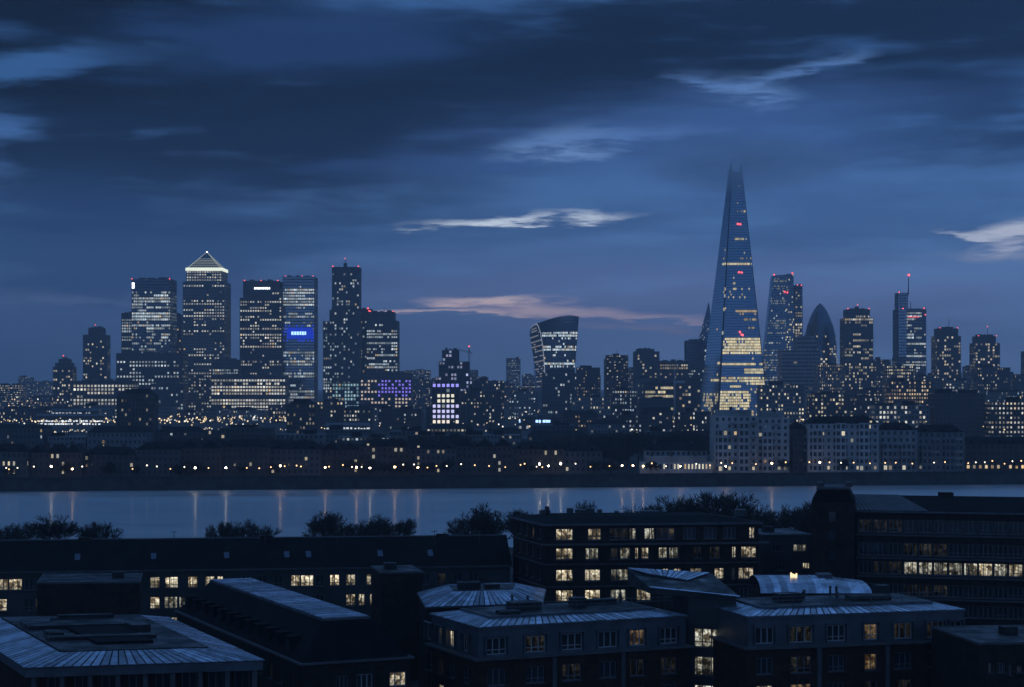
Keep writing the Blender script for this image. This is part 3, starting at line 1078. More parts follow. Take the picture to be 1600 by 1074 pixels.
E0 = edge(1096, 1141, 0, 0, 42, 6)
E1 = edge(1117.5, 1143.2, 0, 0, -22, -3)
E1b = edge(1120.5, 1144.2, 0, 0, -23, -3)
E2 = edge(1196.5, 1157.2, 0, 0, -23, -3)
E2b = edge(1198, 1157.6, 0, 0, -21, -3)
E3 = edge(1203, 1159.5, 0, 0, 36, 5)
E4 = edge(1150, 1150, 0, 0, 70, 8)


def facet(A, B, vmax):
    def S(u, v):
        a, b_ = A(v * vmax), B(v * vmax)
        return tuple(a[i] + (b_[i] - a[i]) * u for i in range(3))
    return S


def shard_lit(lo_u, hi_u, side=False):
    R_ = [(530, 554, 0.0, 1.0, 0.93, 0.95), (566.5, 571.5, -0.35, 1.0, 0.92, 0.85), (577.5, 583, 0.55, 1.0, 0.9, 0.8), (588, 603, 0.55, 1.0, 0.9, 0.9), (591.5, 596.5, -0.5, 0.55, 0.9, 0.7),
          (603.5, 607, 0.2, 0.45, 0.8, 0.7), (612, 640, 0.02, 0.62, 0.9, 0.9), (613, 640, -0.8, 0.02, 0.45, 0.5), (633, 637, 0.62, 0.9, 0.8, 0.7), (607, 632, 0.62, 1, 0.3, 0.5), (640, 655, -1, 1, 0.35, 0.6),
          (397, 400, 0.0, 1, 0.75, 0.6), (411, 415, -0.4, 1, 0.95, 0.8), (374, 378, 0.35, 0.75, 0.8, 0.6), (372, 375, .3, .7, .4, .5), (329, 333, 0.2, 1, 0.4, 0.5), (404, 408, 0.4, 1, 0.3, 0.35),
          (443, 447, 0.1, 0.35, 0.5, 0.6), (452, 470, 0.1, 0.9, 0.12, 0.6), (484, 489, 0.35, 1.0, 0.85, 0.6), (489, 493, 0.3, 0.6, 0.4, 0.45), (500, 504, 0.55, 0.95, 0.7, 0.5), (511, 514, 0.7, 0.95, 0.6, 0.5)]

    def f(i, k, u, v, vm=[1]):
        y = HY - (v * vm[0] * ZT - ZC) / d * F
        uu = lo_u + (hi_u - lo_u) * u
        for y0, y1, a, b_, p, br in R_:
            if y0 <= y <= y1 and a <= uu <= b_ and rng.random() < p:
                c = WARM if 484 <= y <= 514 else YELLOW
                return tinted(rng, c, br * rng.uniform(0.55, 1.15))
        if rng.random() < 0.006:
            return tinted(rng, CREAM, 0.5)
        return None
    return f


def mk(lo_u, hi_u, vmax):
    g_ = shard_lit(lo_u, hi_u)
    return lambda i, k, u, v: g_(i, k, u, v, [vmax])


surface(facet(E1b, E2, 0.965), 24, 88, G, Fm, L, mk(0, 1, 0.965), band=0.2, pier=0.12, out=0.12)
surface(facet(E0, E1, 0.985), 12, 88, G, Fm, L, mk(-1, 0, 0.985), band=0.16, pier=0.1, out=0.12)
surface(facet(E2b, E3, 0.975), 8, 60, G, Fm, L, lambda i, k, u, v: None, band=0.28, pier=0.12, out=0.2)
for A, B in ((E3, E4), (E4, E0)):
    a0, b0, a1, b1 = A(0), B(0), A(0.95), B(0.95)
    G.quad(a0, b0, b1, a1)
# recessed dark seam behind the gap between the facets, with a few lit lobbies
for A, B, c in ((E1, E1b, 1), (E2, E2b, 0)):
    D = MB()
    for k in range(60):
        v0, v1 = k / 60 * 0.8, (k + 1) / 60 * 0.8
        p = [Vector(A(v0)), Vector(B(v0)), Vector(B(v1)), Vector(A(v1))]
        p = [tuple(q + Vector((0, 1.5, 0))) for q in p]
        D.quad(*p)
        y = HY - (v1 * ZT - ZC) / d * F
        if c and 440 < y < 520 and rng.random() < 0.35:
            L.quad(*[tuple(Vector(q) + Vector((0, -0.3, 0))) for q in p], tinted(rng, CREAM, 0.5))
    D.build('seam', 'steel_dark', root)
G.build('glazing', 'glass_pale', root); Fm.build('facade_frame', 'steel_grey', root); L.build('lit_windows', 'lit', root, 'stuff')
# the tip: splinters of steel and glass standing open above the last floor
for x, yt, w in ((1142.5, 256, 1.4), (1157.8, 257, 1.4), (1147, 268, 1.0), (1153, 272, 1.0)):
    b = MB()
    xx = X(x, d)
    b.frustum([(xx - w, d - 3), (xx + w, d - 3), (xx + w, d + 4), (xx - w, d + 4)], [(xx - w * .5, d - 1), (xx + w * .5, d - 1), (xx + w * .5, d + 2), (xx - w * .5, d + 2)], Z(300, d), Z(yt, d))
    b.build('tip_splinter', 'steel_grey', root)
for x, y in ((1151.5, 351), (1155.5, 351.5), (1153, 426.5), (1157, 427), (1153.5, 519.5), (1156, 523.5), (1158, 524.5)):
    b = MB(); b.ball((X(x, d), d - 24 + 20 * (HY - y + 50) / 400, Z(y, d)), 1.3); b.build('warning_light', 'red_lamp', root)

# ------------------------------------------------------------------ the wedge towers and the rounded tower
d = 2620
root = thing('scalpel_tower', 'sharp-pointed wedge tower peeking out left of the glass spire', 'tower', (X(1103, d), d + 18, 0))
rng = random.Random(61)
G, Fm, L = MB(), MB(), MB()
y_b = HY + ZC * F / d


def wedge(L0, L1, R0, R1, y0, y1):
    """photo outline: left edge (x at y0, x at y1), right edge likewise; y0 the foot, y1 the top"""
    def S(u, v):
        xl, xr = L0 + (L1 - L0) * v, R0 + (R1 - R0) * v
        return (X(xl + (xr - xl) * u, d), d + 10 * v, Z(y0 + (y1 - y0) * v, d))
    return S


lf = lambda i, k, u, v: tinted(rng, COOL, rng.uniform(0.25, 0.6)) if rng.random() < (0.10 if v < 0.85 else 0.0) else None
S1 = wedge(1061, 1108, 1107, 1108.6, y_b, 473)
S2 = wedge(1107, 1108.6, 1127, 1109.2, y_b, 473)
surface(S1, 12, 52, G, Fm, L, lf, out=0.2)
surface(S2, 8, 52, G, Fm, L, lambda i, k, u, v: tinted(rng, COOL, 0.5) if i == 0 and rng.random() < 0.35 and 0.2 < v < 0.7 else None, out=0.2)
p0, p1, q0 = S1(0, 0), S2(1, 0), S1(0.5, 1)
back = (X(1100, d), d + 40, 0)
bt = (q0[0], d + 22, q0[2] - 2)
G.poly([back, p0, S1(0, 1), bt]); G.poly([p1, back, bt, S2(1, 1)])
G.build('glazing', 'glass_blue', root); Fm.build('facade_frame', 'steel_grey', root); L.build('lit_windows', 'lit', root, 'stuff')
T('office_block', 'square dark-glass block in front of the sharp-pointed wedge tower', 2540,
  [(1073, 1104, 533)], [(0, 0.6, 'mix', 0.35, 0.55), (0.6, 0.95, 'row', 0.22, 0.5)], depth=34, seed=62, glass='glass_navy', cat='building',
  litover=lambda u, y, rng: 0.7 if u > 0.93 and rng.random() < 0.7 and y > 545 else None)

d = 2560
root = thing('wedge_tower', 'slanted wedge-shaped glass tower right of the spire, red lamps along its top', 'tower', (X(1222, d), d + 25, 0))
rng = random.Random(63)
G, Fm, L = MB(), MB(), MB()
y_b = HY + ZC * F / d
rws = [rng.random() for _ in range(80)]
S1 = wedge(1181, 1210.5, 1225, 1231, y_b, 430)
S2 = wedge(1225, 1231, 1243, 1241.5, y_b, 427.5)
surface(S1, 16, 56, G, Fm, L, lambda i, k, u, v: tinted(rng, COOL, rng.uniform(0.1, 0.28)) if rws[k] > 0.55 and rng.random() < 0.5 else (tinted(rng, COOL, 0.6) if rng.random() < 0.02 else None), pier=0.1, out=0.2)
surface(S2, 7, 56, G, Fm, L, lambda i, k, u, v: tinted(rng, CREAM, rng.uniform(0.3, 0.85)) if rng.random() < (0.28 if v < 0.75 else 0.06) else None, out=0.2)
p = [S1(0, 0), S1(0, 1), S2(1, 0), S2(1, 1)]
G.quad((p[0][0] + 6, d + 48, 0), p[0], p[1], (p[1][0], d + 40, p[1][2])); G.quad(p[2], (p[2][0], d + 48, 0), (p[3][0], d + 40, p[3][2]), p[3])
G.quad(p[1], p[3], (p[3][0], d + 40, p[3][2]), (p[1][0], d + 40, p[1][2]))
G.build('glazing', 'glass_blue', root); Fm.build('facade_frame', 'steel_grey', root); L.build('lit_windows', 'lit', root, 'stuff')
for x, y in ((1211, 429), (1239.5, 426.5), (1227, 456), (1231, 457)):
    b = MB(); b.ball((X(x, d), d + (8 if y < 440 else 4), Z(y, d)), 1.1); b.build('warning_light', 'red_lamp', root)
r_ = T('lift_core', 'narrow lit lift tower standing against the right side of the slanted wedge tower', 2568,
       [(1242.5, 1253.5, 447)], [(0, 0.85, 'mix', 0.5, 0.85), (0.85, 1, 'dot', 0.1, 0.4)], depth=26, seed=64, tint=CREAM, glass='glass_navy')
for p in (1246, 1252):
    lamp_at(r_, p, 446, 2568, 0.9)

d = 2580
root = thing('rounded_tower', 'bullet-shaped rounded tower with diagonal bands of lit windows', 'tower', (X(1286, d), d + 25, 0))
rng = random.Random(65)
G, Fm, L = MB(), MB(), MB()
PROF = [(647, 22.5), (620, 24.5), (590, 26), (565, 26.5), (545, 26), (525, 24), (508, 20), (495, 15.5), (484, 10), (477, 5), (473, 0.3)]
cxm = X(1286, d)


def S_bul(u, v):
    y = 647 + (473 - 647) * v
    r = 0.3
    for (ya, ra), (yb2, rb2) in zip(PROF, PROF[1:]):
        if yb2 <= y <= ya:
            k = (ya - y) / (ya - yb2); r = ra + (rb2 - ra) * k
            break
    r = X(800 + r, d)
    a = math.pi + u * 2 * math.pi
    return (cxm + r * math.cos(a), d + 25 + r * math.sin(a), Z(y, d))


surface(S_bul, 44, 44, G, Fm, L, lambda i, k, u, v: tinted(rng, CREAM, rng.uniform(0.3, 0.9)) if u < 0.5 and v < 0.62 and ((i * 0.9 + k * 0.55) % 9 < 4.6) and rng.random() < 0.42 else (tinted(rng, CREAM, 0.4) if v < 0.7 and rng.random() < 0.05 else None), band=0.3, pier=0.25, out=0.18)
G.build('glazing', 'glass_navy', root, smooth=True); Fm.build('facade_frame', 'steel_dark', root); L.build('lit_windows', 'lit', root, 'stuff')

r_ = T('banded_block', 'grey block with blank horizontal bands in front of the rounded tower', 2300,
       [(1222, 1281, 548), (1246, 1277, 528)], [(0, 0.12, 'dot', 0.1, 0.5), (0.12, 0.8, 'dot', 0.035, 0.3), (0.8, 0.86, 'row', 0.3, 0.35)], depth=36, floor=4.4, bay=4.5, band=0.55, pier=0.12, frame='render_grey', seed=66, cat='building', tint=CREAM)
b = MB(); b.box(X(1219, 2296), X(1223, 2296), 2293, 2298, 0, 13); b.build('lit_lobby', 'white_lamp', r_)
r_ = T('square_tower', 'square tower with many warm windows and a stepped roof right of the rounded tower', 2520,
       [(1320, 1364, 498), (1325, 1359, 484)], [(0, 0.5, 'dot', 0.36, 0.8), (0.5, 0.96, 'mix', 0.4, 0.75)], depth=38, bay=2.7, tint=CREAM, seed=67, frame='stone_dark')
b = MB(); b.box(X(1338, 2530), X(1343, 2530), 2535, 2545, Z(485, 2530), Z(479, 2530)); b.build('roof_knob', 'steel_dark', r_)
for p, q in ((1325, 482.5), (1358, 482.5), (1340, 476.5)):
    lamp_at(r_, p, q, 2524, 0.8)
r_ = T('mast_tower', 'stepped glass tower with a tall mast carrying a red beacon', 2500,
       [(1403, 1447, 560), (1416, 1447, 483)], [(0, 0.2, 'mix', 0.3, 0.5), (0.2, 0.98, 'mix', 0.5, 0.9)], depth=40, bay=2.7, seed=68, glass='glass_navy', plant=False)
G, Fm, L = MB(), MB(), MB()
rng = random.Random(69)
boxface(G, Fm, L, X(1403, 2500), X(1416, 2500) - 0.5, 2496, 2534, Z(560, 2500) + 0.7, Z(484, 2500), 3.9, 3, 0.3, 0.15, lambda *a: tinted(rng, COOL, 0.3) if rng.random() < 0.02 else None, rng)
boxface(G, Fm, L, X(1405, 2500), X(1420, 2500), 2508, 2530, Z(484, 2500), Z(458, 2500), 3.9, 3, 0.3, 0.3, lambda *a: None, rng)
G.build('core_glazing', 'glass_blue', r_); Fm.build('core_frame', 'steel_grey', r_); L.build('core_windows', 'lit', r_, 'stuff')
mast(r_, 1419.5, 460, 432, 2512, 0.9); mast(r_, 1423, 484, 472, 2512, 0.7)
lamp_at(r_, 1420, 430, 2512, 1.9)
for p, q in ((1405, 457), (1444, 482), (1446, 492), (1411, 482.5)):
    lamp_at(r_, p, q, 2496, 1.0)
b = MB()
for i in range(8):
    b.box(X(1419 + i * 2.2, 2498), X(1420.3 + i * 2.2, 2498), 2497.9, 2498.6, Z(496, 2498), Z(495, 2498))
b.build('red_strip', 'red_lamp', r_)
r_ = T('aerial_tower', 'dark tower with a ragged roofline and a thin aerial, right of the mast tower', 2480,
       [(1464, 1501, 526), (1468, 1497, 514)], [(0, 0.9, 'dot', 0.26, 0.7)], depth=34, tint=CREAM, seed=70)
mast(r_, 1483, 514, 498, 2492, 0.5)
for p in (1469, 1496):
    lamp_at(r_, p, 512.5, 2482, 0.8)
r_ = T('aerial_tower', 'compact dark tower with set-back roof and red-tipped aerial at the far right', 2470,
       [(1524, 1562, 537), (1528, 1556, 526)], [(0, 0.12, 'dot', 0.1, 0.4), (0.12, 0.9, 'dot', 0.3, 0.75)], depth=32, tint=CREAM, seed=71)
mast(r_, 1543, 526, 511, 2482, 0.45); lamp_at(r_, 1543, 510.5, 2482, 0.8)
for p in (1529, 1557):
    lamp_at(r_, p, 525, 2472, 0.8)

# blocks left of the spire
T('office_block', 'hazy block with a flat roof and dotted windows, left of the yellow-lit building', 2450,
  [(992, 1030, 550), (996, 1022, 546)], [(0, 0.95, 'dot', 0.24, 0.5)], depth=34, seed=72, cat='building', tint=CREAM)
T('office_block', 'office block with one lit row along its top, behind the yellow-lit building', 2500,
  [(1031, 1075, 565)], [(0.85, 0.93, 'row', 1.0, 0.55), (0, 0.85, 'dot', 0.12, 0.4)], depth=34, seed=73, cat='building', tint=CREAM)
r_ = T('yellow_block', 'office building with broad bands of yellow light beside the spire', 1900,
       [(1008, 1052, 598)], [(0, 0.12, 'row', 0.9, 0.8), (0.12, 0.95, 'mix', 0.62, 0.95)], depth=26, floor=4.0, bay=2.5, tint=YELLOW, seed=74, cat='building',
       band=0.42, pier=0.1, litover=lambda u, y, rng: (0.0 if rng.random() < 0.75 else None) if (606 < y < 612 or 622 < y < 640) and u < 0.55 else None)
b = MB(); b.box(X(1053, 1896), X(1055, 1896), 1894, 1897, 0, Z(577, 1896)); b.box(X(1054, 1896), X(1070, 1896), 1895, 1915, Z(599, 1896), Z(595, 1896)); b.build('stair_fin', 'stone_pale', r_)
T('office_block', 'dim blue block with a few white windows between the yellow building and the spire', 1960,
  [(1056, 1094, 592)], [(0, 0.9, 'dot', 0.16, 0.6)], depth=26, floor=3.8, seed=75, cat='building', tint=CREAM)

# ------------------------------------------------------------------ rows of ordinary buildings between the landmarks
def city_row(px0, px1, d, wr, hr, label, group, seed, dens=0.15, br=0.6, tint=CREAM, frame=None, gap=(0.1, 1.2), jitter=30, floor=3.4, depth=(14, 26), skip=()):
    rng = random.Random(seed)
    x, xe = X(px0, d), X(px1, d)
    while x < xe:
        w = rng.uniform(*wr)
        dd = d + rng.uniform(0, jitter)
        h_ = rng.uniform(*hr) * (1.25 if rng.random() < 0.12 else 1)
        dep = rng.uniform(*depth)
        pxm = 800 + (x + w / 2) / dd * F
        wpx = w / dd * F / 2
        if not any(a - wpx < pxm < b_ + wpx for a, b_ in skip):
            root = thing('city_building', label, 'building', (x + w / 2, dd + dep / 2, 0))
            G, Fm, L, R = MB(), MB(), MB(), MB()
            my = max(0.0, rng.gauss(1, 0.5)) * dens
            tt = rng.choice([tint, tint, WHITE, COOL, WARM])
            warmrow = rng.random() < 0.06

            def lf(a, k, u, v, z, row):
                p = my * (2.5 if row > 0.9 else 1)
                if warmrow and row > 0.6: p = 0.7
                return tinted(rng, tt, br * (0.12 + 1.1 * rng.random() ** 2)) if rng.random() < p * 1.25 else None
            bay = rng.uniform(2.1, 3.2)
            boxface(G, Fm, L, x, x + w, dd, dd + dep, 0, h_, floor * rng.uniform(0.95, 1.1), bay, rng.uniform(0.45, 0.62), rng.uniform(0.42, 0.62), lf, rng, out=0.2)
            fm = frame or rng.choice(['stone_dark', 'steel_dark', 'brick_far', 'stone_mid'])
            size = ('narrow' if w < wr[0] + (wr[1] - wr[0]) * 0.35 else 'wide' if w > wr[0] + (wr[1] - wr[0]) * 0.7 else 'mid-sized') + (' tall' if h_ > hr[0] + (hr[1] - hr[0]) * 0.65 else ' low' if h_ < hr[0] + (hr[1] - hr[0]) * 0.3 else '')
            litw = 'well-lit' if len(L.f) > 0.2 * len(Fm.f) else 'sparsely lit' if L.f else 'unlit'
            rooft = 'flat-roofed'
            G.build('glazing', 'glass_dark', root); Fm.build('facade_frame', fm, root); L.build('lit_windows', 'lit', root, 'stuff')
            if rng.random() < 0.4 and h_ < 24:
                rooft = 'pitched-roof'
                a_, b_ = x - 0.3, x + w + 0.3
                R.frustum([(a_, dd - 0.4), (b_, dd - 0.4), (b_, dd + dep + 0.4), (a_, dd + dep + 0.4)], [(a_ + 3, dd + dep / 2 - .2), (b_ - 3, dd + dep / 2 - .2), (b_ - 3, dd + dep / 2 + .2), (a_ + 3, dd + dep / 2 + .2)], h_ + 0.6, h_ + rng.uniform(2.5, 4.5))
            else:
                for q in range(rng.randint(1, 3)):
                    a_ = x + w * rng.uniform(0.05, 0.7)
                    R.box(a_, a_ + w * rng.uniform(0.12, 0.28), dd + 2, dd + dep - 2, h_ + 0.6, h_ + 0.6 + rng.uniform(1.2, 3.5))
                if rng.random() < 0.25:
                    R.tube((x + w / 2, dd + 4, h_), (x + w / 2, dd + 4, h_ + rng.uniform(4, 9)), 0.25, 0.15, 4)
            R.build('roof', 'slate_dull', root)
            root['label'] = '%s %s %s %s' % (size, litw, rooft, label)
            root['group'] = group
        x += w + rng.uniform(*gap) * 6


LM = [(183, 240), (445, 495)]
city_row(-40, 150, 3900, (22, 60), (25, 55), 'building on the horizon left of the docklands towers', 'buildings on the horizon left of the docklands', 101, 0.2, 0.8)
city_row(-40, 130, 3000, (22, 50), (16, 40), 'building below the left horizon', 'small lit buildings below the left horizon', 102, 0.3, 0.8)
city_row(630, 850, 4200, (25, 60), (38, 82), 'hazy building on the horizon left of the flared tower', 'buildings on the horizon left of the flared tower', 103, 0.2, 0.7)
city_row(640, 840, 3000, (22, 45), (24, 55), 'building between the violet block and the flared tower', 'mid-rise buildings left of the flared tower', 104, 0.22, 0.7)
city_row(740, 850, 2150, (22, 36), (24, 48), 'building before the flared tower', 'dim buildings before the flared tower', 105, 0.22, 0.7)
city_row(900, 1000, 2900, (24, 44), (52, 72), 'hazy building behind the flats right of the flared tower', 'hazy buildings right of the flared tower', 106, 0.22, 0.6)
city_row(902, 1004, 2100, (22, 36), (38, 58), 'block right of the flared tower', 'hazy flats right of the flared tower', 107, 0.22, 0.6)
city_row(1365, 1640, 2750, (26, 50), (50, 78), 'hazy building among the right-hand towers', 'hazy buildings among the right-hand towers', 108, 0.16, 0.6)
city_row(1280, 1640, 2100, (24, 44), (32, 62), 'building before the right-hand towers', 'mid-rise buildings before the right-hand towers', 109, 0.26, 0.75)
city_row(1190, 1640, 1750, (22, 42), (22, 42), 'building behind the pale riverside flats', 'lower city buildings behind the pale flats', 110, 0.24, 0.85)
city_row(720, 1010, 1750, (20, 40), (16, 34), 'building in the middle of the city', 'low city buildings in the middle of the city', 111, 0.22, 0.75, skip=[(805, 890)])
city_row(-20, 680, 1950, (30, 60), (9, 17), 'building at the foot of the docklands towers', 'low buildings at the foot of the docklands', 112, 0.16, 0.8)
city_row(490, 680, 1620, (22, 40), (12, 22), 'building beneath the violet-lit blocks', 'low buildings beneath the violet-lit blocks', 113, 0.2, 0.8)
city_row(880, 1120, 1400, (22, 36), (10, 20), 'building below the yellow-lit block', 'low dim buildings below the yellow-lit block', 114, 0.16, 0.7)
city_row(1370, 1640, 1350, (24, 40), (18, 30), 'building behind the dark waterfront flats', 'dim buildings behind the dark waterfront flats', 115, 0.24, 0.8)
city_row(-30, 1120, 1080, (16, 34), (8, 12.5), 'house behind the waterfront terrace', 'dark house roofs behind the waterfront terrace', 116, 0.05, 0.5, gap=(0.2, 1.8))
city_row(240, 1000, 1240, (16, 34), (8, 13), 'building beyond the waterfront houses', 'dark low buildings beyond the waterfront houses', 117, 0.07, 0.6, gap=(0.3, 2.0), skip=LM)

# brightly lit halls near the docklands
def lit_hall(px0, px1, d, h_, label, seed, rows, br, tint=(0.85, 0.93, 1.0)):
    rng = random.Random(seed)
    x0, x1 = X(px0, d), X(px1, d)
    root = thing('lit_hall', label, 'building', ((x0 + x1) / 2, d + 8, 0))
    b = MB(); b.box(x0, x1, d + 3, d + 16, 0, h_); b.build('hall', 'stone_dark', root)
    b = MB(); b.frustum([(x0 - 2, d), (x1 + 2, d), (x1 + 2, d + 18), (x0 - 2, d + 18)], [(x0 - 1, d + 8), (x1 + 1, d + 8), (x1 + 1, d + 10), (x0 - 1, d + 10)], h_, h_ + 2.2); b.build('roof', 'zinc_wall', root)
    L = MB()
    for z in rows:
        x = x0
        while x < x1:
            w = rng.uniform(0.8, 2.6)
            if rng.random() < 0.85:
                k = br * rng.uniform(0.4, 1.3)
                L.box(x, x + w, d + 2.6, d + 2.9, z, z + rng.uniform(0.9, 1.6), tuple(c * k for c in tint))
            x += w + rng.uniform(0.4, 2.0)
    L.build('lamp_rows', 'lit', root, 'stuff')


lit_hall(58, 160, 1840, 9, 'long station hall with brilliant white lamp rows left of the near-black tower', 201, (0.8, 3.6), 1.6)
lit_hall(80, 150, 1900, 13, 'second station hall with thin white lamps along its eaves behind the first', 202, (10.5,), 0.7)
lit_hall(905, 945, 1540, 7, 'low glazed hall with bright white windows right of the blue sign block', 203, (1.2, 2.6), 1.2, WHITE)
lit_hall(822, 874, 1150, 7, 'low glazed hall with bright cream windows near the waterfront', 204, (2.0, 3.4), 0.9, WHITE)
lit_hall(510, 575, 1560, 6, 'low hall with pale blue lamps beneath the tall narrow tower', 205, (3.0,), 0.9)
lit_hall(1545, 1600, 1010, 10, 'flat-roofed hall with a white lit strip at the right of the waterfront', 206, (8.0,), 0.9, (0.7, 0.85, 1.0))


def light_field(name, label, spots, seed, mat='lit'):
    """street lights too many and too far to count"""
    rng = random.Random(seed)
    b = MB()
    for px0, px1, d0, d1, n, tint, br, zr, r in spots:
        for _ in range(n):
            d_ = rng.uniform(d0, d1)
            px = rng.uniform(px0, px1)
            k = br * rng.uniform(0.3, 1.4)
            tt = rng.choice([tint, tint, WARM, WHITE])
            z = rng.uniform(*zr)
            b.ball((X(px, d_), d_, z), r * rng.uniform(0.6, 1.2), tuple(c * k for c in tt), k=5, rings=3)
            b.tube((X(px, d_), d_, 0), (X(px, d_), d_, z), 0.08, 0.06, 3, cap=False, col=(0, 0, 0))
    o = b.build(name, mat, None, 'stuff')
    o['label'] = label; o['category'] = 'street lights'


light_field('distant_street_lights', 'countless small warm street lights at the foot of the docklands towers',
            [(240, 450, 1700, 2200, 210, WARM, 1.6, (3, 8), 0.75), (0, 180, 1750, 1900, 70, WARM, 1.5, (3, 7), 0.7), (450, 700, 1500, 2200, 80, CREAM, 1.2, (3, 8), 0.65),
             (0, 120, 2400, 4500, 60, WARM, 1.5, (5, 20), 1.0), (240, 450, 1500, 1540, 36, WHITE, 1.0, (3, 5), 0.6), (80, 165, 1440, 1470, 30, WHITE, 1.0, (3, 5), 0.6), (0, 1000, 950, 1250, 60, WARM, 0.8, (3, 6), 0.35)], 301)
light_field('distant_city_lights', 'countless small street lights scattered through the hazy middle of the city',
            [(700, 1100, 1250, 2200, 150, CREAM, 1.2, (3, 12), 0.6), (640, 850, 2600, 4500, 60, WARM, 1.2, (5, 25), 1.1), (1200, 1600, 1250, 1500, 60, WARM, 1.5, (6, 16), 0.6), (1280, 1600, 1500, 2200, 70, CREAM, 1.1, (8, 24), 0.7)], 302)

# ------------------------------------------------------------------ the waterfront across the river
def riverside(px0, px1, h_, label, mat, seed, storeys, dens=0.05, off=14, dep=14, bay=2.3, roof='hip', ground=0.0, br=0.6, cat='building', group=None, name='riverside_house', tint=CREAM, roofmat='slate_dull'):
    rng = random.Random(seed)
    d = dbank((px0 + px1) / 2, off)
    x0, x1 = X(px0, d), X(px1, d)
    root = thing(name, label, cat, ((x0 + x1) / 2, d + dep / 2, 0), group)
    G, Fm, L, R = MB(), MB(), MB(), MB()

    def lf(a, k, u, v, z, row):
        p = ground if k == 0 else dens
        return tinted(rng, tint, br * rng.uniform(0.3, 1.2)) if rng.random() < p else None
    boxface(G, Fm, L, x0, x1, d, d + dep, 0, h_, h_ / storeys, bay, 0.5, 0.56, lf, rng, out=0.22)
    G.build('glazing', 'glass_dark', root); Fm.build('facade', mat, root); L.build('lit_windows', 'lit', root, 'stuff')
    a_, b_, c_, e_ = x0 - 0.5, x1 + 0.5, d - 0.5, d + dep + 0.5
    if name == 'apartment_block':
        # projecting bays with their own windows, thin balconies between them, a crowning cornice
        nb = max(1, round((x1 - x0) / 9.5))
        for q in range(nb):
            s0 = x0 + (q + 0.16) * (x1 - x0) / nb
            s1 = s0 + 4.4
            hb = h_ - rng.choice([0.0, h_ / storeys, 2 * h_ / storeys]) + 0.3
            G2, F2, L2 = MB(), MB(), MB()
            boxface(G2, F2, L2, s0, s1, d - 1.5, d - 0.3, 0, hb, h_ / storeys, 2.2, 0.4, 0.36, lf, rng, out=0.16)
            o = F2.build('bay', mat, root); G2.build('bay_glazing', 'glass_dark', o); L2.build('bay_lit_windows', 'lit', o, 'stuff')
            if q % 2 == 0 and roof == 'flat':
                P_ = MB(); P_.poly([(s0 - .5, d - 1.4, hb + .6), (s1 + .5, d - 1.4, hb + .6), ((s0 + s1) / 2, d - 1.4, hb + 3.2)]); P_.poly([(s1 + .5, d + 1, hb + .6), (s0 - .5, d + 1, hb + .6), ((s0 + s1) / 2, d + 1, hb + 3.2)])
                P_.quad((s0 - .5, d + 1, hb + .6), (s0 - .5, d - 1.4, hb + .6), ((s0 + s1) / 2, d - 1.4, hb + 3.2), ((s0 + s1) / 2, d + 1, hb + 3.2)); P_.quad((s1 + .5, d - 1.4, hb + .6), (s1 + .5, d + 1, hb + .6), ((s0 + s1) / 2, d + 1, hb + 3.2), ((s0 + s1) / 2, d - 1.4, hb + 3.2))
                P_.build('gable', mat, root)
            for k in range(1, storeys):
                if s1 + 0.6 < x0 + (q + 1) * (x1 - x0) / nb and rng.random() < 0.6:
                    P_ = MB(); P_.box(s1 + 0.5, min(x1, s1 + 3.6), d - 1.3, d - 0.25, k * h_ / storeys - 0.1, k * h_ / storeys + 0.08); P_.box(s1 + 0.5, min(x1, s1 + 3.6), d - 1.3, d - 1.22, k * h_ / storeys + 0.08, k * h_ / storeys + 1.0)
                    P_.build('balcony', 'render_grey', root)
    if roof == 'hip':
        R.frustum([(a_, c_), (b_, c_), (b_, e_), (a_, e_)], [(a_ + 4, d + dep / 2 - .2), (b_ - 4, d + dep / 2 - .2), (b_ - 4, d + dep / 2 + .2), (a_ + 4, d + dep / 2 + .2)], h_ + 0.6, h_ + 3.8)
        R.build('roof', roofmat, root)
        nd = int((x1 - x0) / 5.5)
        for q in range(nd):
            s = x0 + (q + 0.5) * (x1 - x0) / nd
            D_ = MB(); D_.box(s - 0.8, s + 0.8, d + 0.6, d + 4.0, h_ + 0.6, h_ + 2.1); o = D_.build('dormer', roofmat, root)
            D_ = MB(); D_.quad((s - .5, d + .57, h_ + .9), (s + .5, d + .57, h_ + .9), (s + .5, d + .57, h_ + 1.9), (s - .5, d + .57, h_ + 1.9), tinted(rng, tint, 0.5) if rng.random() < dens * 1.5 else (0, 0, 0)); D_.build('dormer_pane', 'lit', o)
    elif roof == 'gable':
        zr = h_ + 4.0
        n = max(1, round((x1 - x0) / 9)); w = (x1 - x0) / n
        for q in range(n):
            R = MB()
            s = x0 + q * w
            R.poly([(s, c_, h_ + .6), (s + w, c_, h_ + .6), (s + w / 2, c_, zr)]); R.poly([(s + w, e_, h_ + .6), (s, e_, h_ + .6), (s + w / 2, e_, zr)])
            R.quad((s, e_, h_ + .6), (s, c_, h_ + .6), (s + w / 2, c_, zr), (s + w / 2, e_, zr)); R.quad((s + w, c_, h_ + .6), (s + w, e_, h_ + .6), (s + w / 2, e_, zr), (s + w / 2, c_, zr))
            R.build('roof', roofmat, root)
    else:
        R.prism([(a_ + 2.5, c_ + 2.5), (b_ - 2.5, c_ + 2.5), (b_ - 2.5, e_ - 2), (a_ + 2.5, e_ - 2)], h_ + 0.6, h_ + 3.2)
        R.build('roof', roofmat, root)
    nc = max(1, int((x1 - x0) / 10))
